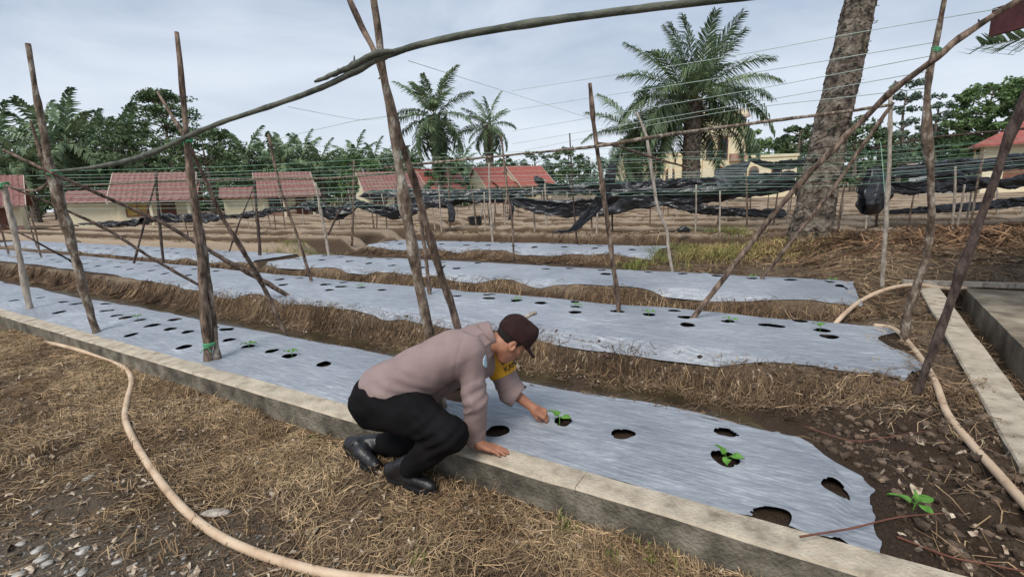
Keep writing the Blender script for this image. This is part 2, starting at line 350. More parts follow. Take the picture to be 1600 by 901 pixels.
l.new(z2.outputs['Fac'], bp.inputs['Height']); l.new(bp.outputs['Normal'], b.inputs['Normal'])
ground = tag(obj('ground', gm, gmat), 'brown soil ground with raised beds, furrows and dry grass', kind='structure')

# water standing in the furrow
mwat = mat('furrow_water', (0.035, 0.026, 0.014), (0.085, 0.065, 0.035), 3, 0.12, 0.12, 30, spec=0.5)
wu = np.linspace(-14, 0.6, 80); wv = np.linspace(3.0, 4.2, 6); WU, WV = np.meshgrid(wu, wv, indexing='ij'); WX, WY = xy(WU, WV)
wz = np.full_like(WX, -0.148)
tag(obj('furrow_water', mesh_data('furrow_water', np.stack([WX, WY, wz], -1).reshape(-1, 3), grid_faces(80, 6)[:, ::-1].copy()), mwat), 'shallow muddy water lying in the nearest furrow', kind='structure')

# ------------------------------------------------------------------ concrete kerbs and slab
def kerb_mesh(p0, p1, nrm, width, z0, z1, seg, seed, topw=None):
    """long worn concrete beam: bevelled top edges, uneven faces"""
    Lg = np.linalg.norm(p1 - p0); nn = int(Lg / seg) + 1; t = np.linspace(0, 1, nn)
    bz = 0.012
    prof = [(0, z0), (0, (z0 + z1) / 2), (0, z1 - bz), (bz * 0.8, z1), (width * 0.33, z1), (width * 0.66, z1), (width - bz * 0.8, z1), (width, z1 - bz), (width, (z0 + z1) / 2), (width, z0)]
    V = []
    for i, a in enumerate(t):
        c = p0 + (p1 - p0) * a
        for k, (s, z) in enumerate(prof):
            d = Lg * a
            js = 0.007 * fb2(np.array(d * 3.0 + k * 0.37), np.array(k * 0.8 + seed), seed, 3); jz = 0.006 * fb2(np.array(d * 2.2), np.array(k * 0.9 + seed + 5), seed + 3, 3)
            if k in (2, 3, 6, 7): chip = -0.014 * max(0, float(vn2(np.array(d * 6.5), np.array(seed + k // 4 + 0.5), seed + 9)) - 0.35); js += chip * (-1 if k < 4 else 1); jz += chip
            q = c + nrm * (s + float(js)); V.append((q[0], q[1], z + float(jz) * (1 if z > z0 else 0)))
    k = len(prof); F = grid_faces(nn, k)[:, ::-1].tolist() + [list(range(k)), list(range((nn - 1) * k, nn * k))[::-1]]
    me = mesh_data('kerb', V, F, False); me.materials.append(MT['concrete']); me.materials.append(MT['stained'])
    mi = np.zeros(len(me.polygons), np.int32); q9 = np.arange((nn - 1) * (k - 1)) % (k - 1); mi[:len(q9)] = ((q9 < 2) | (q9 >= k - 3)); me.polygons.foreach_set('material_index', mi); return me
def P2(u, v): return np.array(xy(u, v))
nv = P2(0, 1) - P2(0, 0); us_ = [-30, -11.5, -7.2, -4.4, uv(G(897, 763, 0.2))[0], 3.4]
k0 = empty('concrete_kerb', (*P2(-3, 1.95), 0), 'long grey concrete kerb dividing dry grass from the mulched beds', 'kerb')
for i in range(5):
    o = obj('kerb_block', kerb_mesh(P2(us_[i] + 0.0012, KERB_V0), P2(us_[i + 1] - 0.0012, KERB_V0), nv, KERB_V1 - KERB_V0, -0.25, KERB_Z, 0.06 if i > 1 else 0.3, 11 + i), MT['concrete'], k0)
k1 = empty('concrete_kerb', (*RK0, 0), 'concrete kerb at right running away beside the hose and drain', 'kerb')
dk = RK1 - RK0; q0 = RK0 + rkd * 0.17
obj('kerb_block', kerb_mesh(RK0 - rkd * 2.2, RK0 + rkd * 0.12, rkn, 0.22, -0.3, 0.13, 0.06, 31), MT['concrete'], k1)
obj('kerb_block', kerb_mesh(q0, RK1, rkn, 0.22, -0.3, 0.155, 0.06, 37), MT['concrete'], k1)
# slab past the drain
sl0, sl1 = RK0 + rkn * 0.52 - rkd * 1.6, RK0 + rkn * 0.52 + rkd * 5.6
sv = []; nx, ny = 60, 50
for i in range(nx):
    for j in range(ny):
        a = i / (nx - 1); bb = (j / (ny - 1)) ** 1.5 * 7; q = sl0 + (sl1 - sl0) * a + rkn * bb
        sv.append((q[0], q[1], 0.10 + 0.008 * float(fb2(np.array(q[0] * 2), np.array(q[1] * 2), 3, 3))))
sf = grid_faces(nx, ny).tolist(); base = len(sv); sk = [(p[0], p[1], -0.35) for p in sv[:0]]
edge = [i * ny for i in range(nx)]; ev = [(sv[i][0], sv[i][1], -0.35) for i in edge]; sv += ev
sf += [[edge[i], edge[i + 1], base + i + 1, base + i][::-1] for i in range(nx - 1)]
e2 = [(nx - 1) * ny + j for j in range(ny)]; b2 = len(sv); sv += [(sv[i][0], sv[i][1], -0.35) for i in e2]
sf += [[e2[j], e2[j + 1], b2 + j + 1, b2 + j][::-1] for j in range(ny - 1)]
slabm = mesh_data('pavement', sv, sf)
tag(obj('pavement', slabm, MT['slab']), 'stained raised concrete pavement beyond the drain', kind='structure')

# ------------------------------------------------------------------ plastic mulch sheets
mm = bpy.data.materials.new('silver_mulch'); mm.use_nodes = True
n = mm.node_tree.nodes; l = mm.node_tree.links; b = n['Principled BSDF']; b.inputs['Roughness'].default_value = 0.42; b.inputs['Specular IOR Level'].default_value = 0.45
gp = n.new('ShaderNodeTexCoord'); mpr = n.new('ShaderNodeMapping'); mpr.inputs['Rotation'].default_value = (0, 0, A31 + 0.06); mpv = n.new('ShaderNodeMapping'); mpv.inputs['Scale'].default_value = (0.55, 13, 1)
l.new(gp.outputs['Object'], mpr.inputs['Vector']); l.new(mpr.outputs['Vector'], mpv.inputs['Vector'])
mpc = n.new('ShaderNodeMapping'); mpc.inputs['Rotation'].default_value = (0, 0, A31 - 0.35); mpd = n.new('ShaderNodeMapping'); mpd.inputs['Scale'].default_value = (2.0, 16, 1); l.new(gp.outputs['Object'], mpc.inputs['Vector']); l.new(mpc.outputs['Vector'], mpd.inputs['Vector'])
def noi2(s, d, r, vec):
    z = n.new('ShaderNodeTexNoise'); z.inputs['Scale'].default_value = s; z.inputs['Detail'].default_value = d; z.inputs['Roughness'].default_value = r; l.new(vec, z.inputs['Vector']); return z.outputs['Fac']
s1 = noi2(5.0, 10, 0.82, mpv.outputs['Vector']); s2 = noi2(1.1, 4, 0.55, gp.outputs['Object']); s3 = noi2(26, 6, 0.7, gp.outputs['Object'])
s4 = noi2(3.0, 8, 0.75, mpd.outputs['Vector'])
def mth(op, a, b_):
    q = n.new('ShaderNodeMath'); q.operation = op
    for k_, x_ in enumerate((a, b_)):
        if isinstance(x_, (int, float)): q.inputs[k_].default_value = x_
        else: l.new(x_, q.inputs[k_])
    return q.outputs[0]
mixf = mth('ADD', mth('ADD', mth('MULTIPLY', s1, 0.50), mth('MULTIPLY', s4, 0.22)), mth('ADD', mth('MULTIPLY', s2, 0.18), mth('MULTIPLY', s3, 0.10)))
l.new(rmp(mixf, [(0.38, (0.12, 0.134, 0.158)), (0.47, (0.235, 0.256, 0.29)), (0.525, (0.32, 0.342, 0.376)), (0.61, (0.58, 0.605, 0.635))]), b.inputs['Base Color'])
# dried mud splashes
mud = n.new('ShaderNodeTexNoise'); mud.inputs['Scale'].default_value = 7; mud.inputs['Detail'].default_value = 9; mud.inputs['Roughness'].default_value = 0.75; l.new(gp.outputs['Object'], mud.inputs['Vector'])
bc0 = b.inputs['Base Color'].links[0].from_socket; mr_ = n.new('ShaderNodeMapRange'); mr_.inputs['From Min'].default_value = 0.60; mr_.inputs['From Max'].default_value = 0.72; mr_.inputs['To Max'].default_value = 0.55; l.new(mud.outputs['Fac'], mr_.inputs['Value'])
mm_ = n.new('ShaderNodeMixRGB'); mm_.inputs['Color2'].default_value = (0.20, 0.165, 0.13, 1); l.new(mr_.outputs['Result'], mm_.inputs['Fac']); l.new(bc0, mm_.inputs['Color1']); l.new(mm_.outputs['Color'], b.inputs['Base Color'])
bp = n.new('ShaderNodeBump'); bp.inputs['Strength'].default_value = 0.6; bp.inputs['Distance'].default_value = 0.010
l.new(mth('ADD', s1, mth('MULTIPLY', s4, 0.7)), bp.inputs['Height']); l.new(bp.outputs['Normal'], b.inputs['Normal'])
MT['mulch'] = mm
def sheet(name, label, u0, u1, v0, v1, holes, su, drape=0.10, seed=0, endf=None, ztop=0.196, front_drape=True, v_shift=None, fine=False):
    nu = int((u1 - u0) / su) + 1; nvv = int((v1 - v0 + 2 * drape) / min(su, 0.04)) + 1
    uu = np.linspace(u0, u1, nu)
    if fine: uu = np.r_[steps(u0, -5.0, 0.036), np.linspace(-5.0, u1, int((u1 + 5.0) / su) + 1)]; nu = len(uu)
    SL = np.maximum(np.gradient(uu), su)[:, None] * np.ones(nvv)[None]
    vv = np.linspace(v0 - (drape if front_drape else 0), v1 + drape, nvv); U, V = np.meshgrid(uu, vv, indexing='ij')
    T_ = (V - v0) / (v1 - v0)
    U2, V2 = U.copy(), V.copy()
    h = np.full(U.shape, 9.0); hid = np.full(U.shape, -1)
    for i, (hu, hv, hr) in enumerate(holes):
        sel = (np.abs(U - hu) < 0.35) & (np.abs(V - hv) < 0.35)
        du, dv = U[sel] - hu, V[sel] - hv; ang = np.arctan2(dv, du); rr = np.hypot(du, dv)
        R = hr * (1 + 0.09 * np.sin(2 * ang + i * 1.7) + 0.05 * np.sin(3 * ang + i * 2.9) + 0.03 * np.sin(5 * ang + i))
        near = np.abs(rr - R) < SL[sel] * 0.62
        k = np.where(near, R / np.maximum(rr, 1e-4), 1.0)
        U2[sel] = np.where(near, hu + du * k, U2[sel]); V2[sel] = np.where(near, hv + dv * k, V2[sel])
        h[sel] = np.minimum(h[sel], (np.where(near, R, rr) - R) / hr)
    keep = np.ones((nu - 1, nvv - 1), bool)
    hc = np.maximum.reduce([h[:-1, :-1], h[1:, :-1], h[:-1, 1:], h[1:, 1:]]); keep &= hc > 0.02
    # uneven long edges and torn ends
    ef = 0.05 * fb2(U * 1.1, np.zeros_like(U) + seed, 90 + seed, 4); eb = 0.06 * fb2(U * 1.0, np.zeros_like(U) + 7 + seed, 91 + seed, 4)
    wf = np.clip(1 - T_, 0, 1.2); wb = np.clip(T_, 0, 1.2)
    V2 = V2 + (ef * wf ** 2 if front_drape else 0) + eb * wb ** 2
    if v_shift is not None: V2 = V2 + v_shift(U)
    endw = ss(u1 - 0.5, u1, U); en = (endf(T_) if endf else 0.0) + 0.05 * fb2(V * 4, V * 0 + seed, 95, 3)
    U2 = U2 + endw * en
    sw = 1 - ss(u0, u0 + 0.5, U); U2 = U2 + sw * 0.15 * fb2(V * 3, V * 0 + seed + 3, 96, 3)
    over = np.maximum(0, -T_) * (v1 - v0) + np.maximum(0, T_ - 1) * (v1 - v0)
    z = ztop + 0.022 * np.sin(np.clip(T_, 0, 1) * math.pi) - over * 1.05 - 0.02 * ss(0.0, 0.02, over)
    z += 0.014 * fb2(U * 0.7, V * 1.5, 97 + seed, 3) + 0.006 * fb2(U * 1.3 + V * 0.9, V * 9, 98 + seed, 3) + 0.0035 * fb2(U * 9, V * 22, 99, 2)
    z -= 0.10 * ss(u1 - 0.16, u1 + 0.02, U) + 0.05 * (1 - ss(u0, u0 + 0.2, U))
    z += 0.010 * np.exp(-(h * 2.2) ** 2) * (h < 5)
    tt = terrain(U2, V2); z = np.where(h > 1.2, np.maximum(z, tt + 0.014), np.maximum(z, tt + 0.006))
    X, Y = xy(U2, V2)
    f = grid_faces(nu, nvv)[:, ::-1][keep.ravel()]
    used = np.unique(f); rem = np.full(nu * nvv, -1); rem[used] = np.arange(len(used))
    me = mesh_data(name, np.stack([X, Y, z], -1).reshape(-1, 3)[used], rem[f], True)
    return tag(obj(name, me, MT['mulch']), label, 'plastic mulch', 'plastic mulch sheets over the beds')
def hole_px(lst, r, z=0.21): return [(*uv(G(px, py, z)), r * random.uniform(0.85, 1.15)) for px, py in lst]
b1 = hole_px([(973, 681), (1135, 675), (1133, 721), (1297, 762), (1203, 806), (1318, 853), (880, 660), (778, 674), (812, 603), (507, 570), (425, 550), (388, 543), (453, 558)], 0.068)
b1 += hole_px([(x / 2, y / 2 + 450) for x, y in [(185, 78), (130, 32), (45, 40), (200, 45), (235, 52), (330, 75), (362, 90), (392, 97), (435, 105), (478, 121), (535, 133), (590, 142), (410, 148), (575, 185), (710, 130), (715, 166), (545, 100), (325, 50)]], 0.072)
b1.append((*uv(G(722, 616, 0.21)), 0.15))
b2 = hole_px([(800 + x / 3, 450 + y / 3) for x, y in [(20, 66), (135, 78), (293, 66), (297, 92), (297, 120), (495, 112), (643, 127), (762, 103), (815, 140), (823, 178), (1013, 160), (1195, 178)]] + [(1200 + x / 3, 450 + y / 3) for x, y in [(35, 183), (150, 153), (253, 203), (287, 238)]], 0.075)
b2 += hole_px([(400 + x / 3, 220 + y / 3) for x, y in [(110, 655), (125, 680), (205, 648), (330, 680), (345, 705), (415, 665), (400, 688), (490, 690), (590, 702), (945, 730), (1095, 720), (1093, 743)]], 0.08)
b2 += [(u, 4.7 + 0.55 * k + random.uniform(-.08, .08), 0.08) for u in np.arange(-24, -9.6, 0.85) for k in (0, 1)]
b3 = hole_px([(800 + x / 3, 220 + y / 3) for x, y in [(170, 578), (160, 603), (270, 598), (420, 605), (530, 600), (440, 628), (640, 618), (800, 627), (915, 615), (960, 635), (1125, 648)]] + [(1200 + x / 3, 220 + y / 3) for x, y in [(105, 658), (245, 647), (290, 665), (345, 688)]], 0.085)
b3 += [(u + random.uniform(-.1, .1), 7.2 + 0.6 * k + random.uniform(-.1, .1), 0.085) for u in np.arange(-10.3, -5.0, 0.8) for k in (0, 1)]
b3l = [(u + random.uniform(-.1, .1), 7.1 + 0.55 * k + random.uniform(-.1, .1), 0.085) for u in np.arange(-22, -12, 0.8) for k in (0, 1)]
b4 = [(u + random.uniform(-.1, .1), 10.6 + 0.6 * k + random.uniform(-.1, .1), 0.09) for u in np.arange(-10.9, -3.2, 0.75) for k in (0, 1)]
sheet('mulch_sheet', 'nearest grey plastic mulch sheet, touching the front kerb', -22, 0.30, 2.075, 2.97, b1, 0.016, 0.07, 1, lambda t: 0.03 - 0.30 * ss(0.55, 1.05, t) ** 1.3 + 0.035 * fb2(t * 9, t * 0, 7, 3), front_drape=False, fine=True)
sheet('mulch_sheet', 'grey plastic mulch sheet on the second bed behind the crouching person', -30, 0.74, 4.33, 5.62, b2, 0.024, 0.10, 2, lambda t: 0.10 * np.sin(t * 7), v_shift=lambda U: 0.16 * ss(-9, -14, U), fine=True)
sheet('mulch_sheet', 'grey plastic mulch sheet on the third bed, ending by the leaning palm', -10.8, 0.60, 6.82, 8.1, b3, 0.045, 0.10, 3)
sheet('mulch_sheet', 'far left grey plastic mulch sheet on the third row', -32, -11.5, 6.85, 8.0, b3l, 0.06, 0.10, 4)
sheet('mulch_sheet', 'short grey plastic mulch sheet on the fourth bed, farthest of the sheets', -11.3, -2.75, 10.3, 11.6, b4, 0.055, 0.10, 5)

# ------------------------------------------------------------------ loose straw, roots, grass (uncountable)
def blades(P, ang, Ln, Wd, lift, tipz, follow=True, bend=0.25, rng=RNG):
    k = len(P); d = np.stack([np.cos(ang), np.sin(ang), np.zeros(k)], 1); sdv = np.stack([-d[:, 1], d[:, 0], np.zeros(k)], 1)
    bd = rng.normal(0, bend, k) * Ln
    p1 = P + d * (Ln * 0.5)[:, None] + sdv * bd[:, None]; p2 = P + d * Ln[:, None] + sdv * (bd * rng.uniform(-0.4, 0.6, k))[:, None]
    if follow:
        for q, hh in ((p1, lift), (p2, tipz)):
            u_, v_ = uv(q.T[:2]); q[:, 2] = terrain(u_, v_) + hh
    else:
        p1[:, 2] = P[:, 2] + lift; p2[:, 2] = P[:, 2] + tipz
    wv = np.stack([sdv[:, 0], sdv[:, 1], rng.normal(0, 0.7, k)], 1) * (Wd / 2)[:, None]
    V = np.stack([P - wv, P + wv, p1 - wv * 0.9, p1 + wv * 0.9, p2 - wv * 0.35, p2 + wv * 0.35], 1).reshape(-1, 3)
    i = np.arange(k)[:, None] * 6
    F = np.concatenate([i + np.array([0, 1, 3, 2]), i + np.array([2, 3, 5, 4])], 0)
    return V, F
def join(parts):
    V = []; F = []; o = 0
    for v, f in parts: V.append(v); F.append(f + o); o += len(v)
    return np.vstack(V), np.vstack(F)
def at_ground(x, y, dz=0.004):
    u_, v_ = uv((x, y)); return np.stack([x, y, terrain(u_, v_) + dz], 1)
# 1 dry grass in the foreground
parts = []
K = 120000
u_ = RNG.uniform(-9, 1.6, K); v_ = 0.05 + 1.88 * RNG.uniform(0, 1, K) ** 0.8; x, y = xy(u_, v_)
nn = fb2(x * 0.9 + 3, y * 0.9, 80, 4); gv = 0.85 - np.hypot(x + 2.4, (y - 1.3) * 1.15) * 0.66 + 0.7 * nn
patch = fb2(x * 2.3, y * 2.3, 120, 3)
ok = (RNG.uniform(0, 1, K) < np.clip(0.66 + 1.1 * patch - 1.3 * ss(-0.1, 0.4, gv), 0.03, 1)) & (y > 0.75)
x, y = x[ok], y[ok]; k = len(x); P = at_ground(x, y, RNG.uniform(0.0, 0.022, k))
ang = 2.6 + 3.0 * fb2(x * 1.3, y * 1.3, 130, 2) + RNG.normal(0, 0.9, k)
parts.append(blades(P, ang, RNG.uniform(0.03, 0.17, k), RNG.uniform(0.0016, 0.0038, k), RNG.uniform(0.003, 0.035, k), RNG.uniform(0.0, 0.03, k)))
V, F = join(parts); tag(obj('dry_grass', mesh_data('dry_grass', V, F), MT['straw']), 'flattened dry straw covering the ground in front of the kerb', 'grass', kind='stuff')
K = 60000
u_ = RNG.uniform(-8, 1.6, K); v_ = 0.05 + 1.88 * RNG.uniform(0, 1, K); x, y = xy(u_, v_)
ok = (RNG.uniform(0, 1, K) < np.clip(0.8 + 0.8 * fb2(x * 2.0 + 8, y * 2.0, 140, 3), 0.15, 1) * (1 - 0.85 * ss(0.0, 0.45, 0.85 - np.hypot(x + 2.4, (y - 1.3) * 1.15) * 0.66 + 0.7 * fb2(x * 0.9 + 3, y * 0.9, 80, 4)))) & (y > 0.75); x, y = x[ok], y[ok]; k = len(x)
P = at_ground(x, y, RNG.uniform(0, 0.012, k))
V, F = blades(P, RNG.uniform(0, 6.28, k), RNG.uniform(0.03, 0.12, k), RNG.uniform(0.002, 0.0042, k), RNG.uniform(0.001, 0.014, k), RNG.uniform(0, 0.012, k))
tag(obj('rotting_straw', mesh_data('rotting_straw', V, F), MT['straw_dark']), 'darker rotting straw matted into the foreground soil', 'grass', kind='stuff')
# tufts (standing dry and green blades) along kerb foot and over the field
def tufts(cs, nb, hgt, spread, Wd):
    out = []
    for (cx, cy) in cs:
        k = nb; x = cx + RNG.normal(0, spread * 0.35, k); y = cy + RNG.normal(0, spread * 0.35, k); P = at_ground(x, y, -0.005)
        hh = RNG.uniform(0.4, 1, k) * hgt; Ln = hh * RNG.uniform(0.2, 0.9, k)
        out.append(blades(P, RNG.uniform(0, 6.28, k), Ln, RNG.uniform(0.7, 1.2, k) * Wd, hh * 0.75, hh * RNG.uniform(0.6, 1.05, k), follow=False, bend=0.2))
    return join(out)
tc_ = [tuple(G(px, py, 0.0)[:2]) for px, py in [(95, 640), (70, 625), (285, 650), (310, 585), (470, 630), (505, 650), (640, 480), (330, 545), (1040, 850), (900, 800), (960, 845), (1010, 880), (1080, 880), (740, 735), (735, 745)] if py > 500]
tc_ += [xy(random.uniform(-6, 0.8), random.uniform(0.5, 1.88)) for _ in range(110)]
clampv = lambda L_: [xy(uv(q)[0], min(uv(q)[1], 1.84)) for q in L_]
tc_ = clampv(tc_)
V, F = tufts(tc_, 26, 0.10, 0.10, 0.004); tag(obj('dry_grass_tufts', mesh_data('dry_grass_tufts', V, F), MT['straw']), 'small upright tufts of dry grass before the kerb', 'grass', kind='stuff')
gt = [tuple(G(px, py, 0.0)[:2]) for px, py in [(900, 815), (905, 795), (1010, 885), (955, 880), (45, 515), (195, 570), (500, 690), (1060, 890), (660, 880)]]
V, F = tufts(clampv(gt), 16, 0.09, 0.07, 0.004)
gx = [tuple(G(px, py, 0.1)[:2]) for px, py in [(455, 392), (480, 393), (515, 396), (440, 394), (1080, 385), (1120, 375), (1060, 395), (1150, 380), (1100, 400), (1040, 405), (1180, 370), (1130, 395), (1000, 412), (1090, 372), (1165, 392)]]
V2_, F2_ = tufts([(c[0] + random.gauss(0, 0.25), c[1] + random.gauss(0, 0.25)) for c in gx for _ in range(6)], 30, 0.24, 0.32, 0.008)
V, F = join([(V, F), (V2_, F2_)]); tag(obj('green_grass', mesh_data('green_grass', V, F), MT['grass']), 'sparse green grass along the kerb foot and by the palm', 'grass', kind='stuff')
# yellowing grass patch by the third bed
K = 9000; x = RNG.normal(0, 1, K); y = RNG.normal(0, 1, K); c0 = G(1115, 388, 0.1); x = c0[0] + x * 1.0; y = c0[1] + y * 1.0; ok = (uv((x, y))[1] > 8.4) & (uv((x, y))[1] < 13) & ((uv((x, y))[0] > -2.3) | (uv((x, y))[1] < 10.0)); x, y = x[ok], y[ok]; k = len(x); P = at_ground(x, y, -0.005); hh = RNG.uniform(0.04, 0.2, k)
V, F = blades(P, RNG.uniform(0, 6.28, k), hh * RNG.uniform(0.3, 1.2, k), RNG.uniform(0.005, 0.011, k), hh * 0.7, hh, follow=False)
tag(obj('yellow_grass', mesh_data('yellow_grass', V, F), mat('yellow_grass', (0.20, 0.17, 0.055), (0.42, 0.31, 0.14), 1.2, 0.8, island=0.5, obj_coord=False)), 'patch of yellowing grass between third bed and palm', 'grass', kind='stuff')
# 2 roots and straw hanging down the banks
parts = []
def bank(v_lo, v_hi, u_lo, u_hi, K, L0, L1, W0, W1, down=-1, amp=1.0):
    u_ = RNG.uniform(u_lo, u_hi, K); v_ = RNG.uniform(v_lo, v_hi, K)
    ok = RNG.uniform(0, 1, K) < np.clip(0.6 + 0.9 * fb2(u_ * 1.6, v_ * 3, 150, 3), 0.06, 1); u_, v_ = u_[ok], v_[ok]; x, y = xy(u_, v_); k = len(x)
    P = at_ground(x, y, RNG.uniform(0, 0.02, k)); a0 = math.atan2(-CU * -down, -SU * -down)
    ang = a0 + RNG.normal(0, 0.95 * amp, k)
    parts.append(blades(P, ang, RNG.uniform(L0, L1, k), RNG.uniform(W0, W1, k), RNG.uniform(0.005, 0.05, k), RNG.uniform(0.0, 0.035, k), bend=0.3))
bank(4.02, 4.27, -9, 1.2, 13000, 0.03, 0.18, 0.0022, 0.005, -1, 1.3)
bank(3.85, 4.1, -9, 1.2, 2500, 0.04, 0.2, 0.0025, 0.005)
bank(4.02, 4.27, -20, -9, 5000, 0.08, 0.3, 0.006, 0.012)
bank(6.46, 6.75, -11, 1.0, 8000, 0.06, 0.26, 0.004, 0.009)
bank(6.46, 6.75, -24, -11, 4000, 0.1, 0.32, 0.008, 0.016)
bank(9.95, 10.22, -12, -2.4, 5000, 0.08, 0.3, 0.006, 0.012)
bank(2.95, 3.3, -9, 0.5, 3500, 0.04, 0.16, 0.003, 0.005, 1)
bank(3.0, 8.4, 0.75, 3.2, 11000, 0.05, 0.24, 0.003, 0.007, -1, 3)
bank(12.3, 15.0, -12, 7, 9000, 0.1, 0.35, 0.007, 0.016, -1, 2)
bank(8.2, 12.5, -2.4, 9, 14000, 0.08, 0.4, 0.006, 0.014, -1, 3)
V, F = join(parts); tag(obj('dead_roots', mesh_data('dead_roots', V, F), MT['straw_dark']), 'dead roots and straw hanging over the furrow banks', 'dead grass', kind='stuff')
parts = []
bank(4.0, 4.26, -9, 1.2, 3500, 0.04, 0.16, 0.0025, 0.005)
bank(6.46, 6.75, -11, 1.0, 3000, 0.06, 0.24, 0.004, 0.008)
bank(2.2, 8.2, 0.5, 3.0, 4500, 0.04, 0.2, 0.0025, 0.005, -1, 3)
bank(8.6, 12.3, 0.5, 8, 5000, 0.1, 0.45, 0.006, 0.014, -1, 3)
K = 12000; u_ = RNG.uniform(-30, 14, K); v_ = 9 + 16 * RNG.uniform(0, 1, K) ** 1.3; frr = ((v_ + 0.25 * vn2(u_ * 0.13, v_ * 0.1, 31) - 12.85) / 2.35) % 1.0
ok = (frr > 0.18) & (frr < 0.55) & (v_ > np.where(u_ < -12, 8.9, 12.8)); x, y = xy(u_[ok], v_[ok]); k = len(x)
parts.append(blades(at_ground(x, y, 0.0), RNG.uniform(0, 6.28, k), RNG.uniform(0.08, 0.35, k), RNG.uniform(0.008, 0.02, k), RNG.uniform(0.01, 0.07, k), RNG.uniform(0, 0.05, k)))
V, F = join(parts); tag(obj('pale_straw', mesh_data('pale_straw', V, F), MT['straw']), 'pale dry stalks scattered over the banks and bare soil', 'dead grass', kind='stuff')
# palm leaf litter heap at right
K = 1500; x = RNG.normal(8.9, 1.5, K); y = RNG.normal(8.9, 0.8, K); k = K; P = at_ground(x, y, RNG.uniform(0, 0.15, k))
V, F = blades(P, RNG.normal(2.9, 0.8, k), RNG.uniform(0.25, 0.8, k), RNG.uniform(0.008, 0.02, k), RNG.uniform(0.03, 0.25, k), RNG.uniform(0, 0.12, k))
tag(obj('palm_litter', mesh_data('palm_litter', V, F), mat('rust_litter', (0.10, 0.052, 0.028), (0.30, 0.18, 0.10), 2, 0.85, island=0.7, obj_coord=False)), 'heap of rusty brown dead palm litter behind the right kerb', 'dead leaves', kind='stuff')
# soil clods on the bare bed end
def rock(r, seed, sub=1, flat=0.6):
    import bmesh
    bm = bmesh.new(); bmesh.ops.create_icosphere(bm, subdivisions=sub, radius=1)
    v = np.array([q.co[:] for q in bm.verts]); f = [[q.index for q in p.verts] for p in bm.faces]; bm.free()
    v = v * (1 + 0.28 * vn3(v * 1.7 + seed * 3.7, seed))[:, None] * np.array([1, 0.8, flat]) * r
    return v, np.array(f)
RK = [rock(1, i, 1, 0.65) for i in range(6)]
def scatter_rocks(xs, ys, rs, sink=0.3):
    xs, ys, rs = map(np.asarray, (xs, ys, rs)); zs = at_ground(xs, ys, 0)[:, 2] + rs * 0.65 * (1 - 2 * sink); V = []; F = []; o = 0
    for x, y, r, z in zip(xs, ys, rs, zs):
        v, f = RK[random.randrange(6)]; a = random.uniform(0, 6.28); c, s_ = math.cos(a), math.sin(a)
        q = np.stack([v[:, 0] * c - v[:, 1] * s_, v[:, 0] * s_ + v[:, 1] * c, v[:, 2]], 1) * r; q += (x, y, z); V.append(q); F.append(f + o); o += len(q)
    return np.vstack(V), np.vstack(F)
K = 4200; u_ = RNG.uniform(0.05, 2.4, K); v_ = RNG.uniform(2.12, 4.3, K); ok = (u_ > 0.42 - 0.32 * ss(0.55, 1.05, (v_ - 2.075) / 0.895)); u_, v_ = u_[ok], v_[ok]; K = len(u_); x, y = xy(u_, v_)
V, F = scatter_rocks(x, y, 0.005 + 0.034 * RNG.uniform(0, 1, K) ** 4)
tag(obj('soil_clods', mesh_data('soil_clods', V, F), mat('clods', (0.045, 0.029, 0.019), (0.19, 0.135, 0.095), 9, 0.95, 0.5, 90, island=0.5, obj_coord=False)), 'crumbly dark soil clods on the bare end of the first bed', 'soil', kind='stuff')
K = 1800; u_ = RNG.uniform(-8, 1.0, K); v_ = RNG.choice([3.15, 4.0, 4.15], K) + RNG.normal(0, 0.1, K); x, y = xy(u_, v_); V, F = scatter_rocks(x, y, 0.006 + 0.022 * RNG.uniform(0, 1, K) ** 3)
tag(obj('bank_clods', mesh_data('bank_clods', V, F), mat('wet_clods', (0.028, 0.018, 0.012), (0.13, 0.092, 0.065), 9, 0.95, 0.5, 90, island=0.5, obj_coord=False)), 'clods of brown soil crumbling along the first furrow', 'soil', kind='stuff')
K = 5200; u_ = np.r_[RNG.uniform(-8, 1.4, 3200), RNG.uniform(-8, 2.6, 2000)]; v_ = np.r_[RNG.uniform(0.2, 1.9, 3200), RNG.uniform(3.9, 4.3, 1400), RNG.uniform(2.2, 4.2, 600)]; u_[4600:] = RNG.uniform(0.4, 2.6, 600); x, y = xy(u_, v_); ok = y > 0.7; x, y = x[ok], y[ok]; k = len(x)
P = at_ground(x, y, RNG.uniform(0.004, 0.03, k)); L9 = RNG.uniform(0.012, 0.045, k); V, F = blades(P, RNG.uniform(0, 6.28, k), L9, L9 * RNG.uniform(0.25, 0.6, k), RNG.uniform(0.004, 0.02, k), RNG.uniform(0.003, 0.02, k))
tag(obj('leaf_flakes', mesh_data('leaf_flakes', V, F), mat('dead_leaf_flakes', (0.10, 0.055, 0.03), (0.50, 0.42, 0.32), 40, 0.8, island=0.6, obj_coord=False)), 'broken flakes of dead leaf strewn among the straw', 'dead leaves', kind='stuff')
K = 2600; x = RNG.normal(-2.1, 0.8, K); y = RNG.normal(1.5, 0.5, K); ok = (y > 0.8) & (uv((x, y))[1] < 1.8); x, y = x[ok], y[ok]
V, F = scatter_rocks(x, y, 0.003 + 0.010 * RNG.uniform(0, 1, len(x)) ** 2.5)
tag(obj('gravel', mesh_data('gravel', V, F), MT['stone']), 'small grey gravel scattered over bare dirt at lower left', 'gravel', kind='stuff')
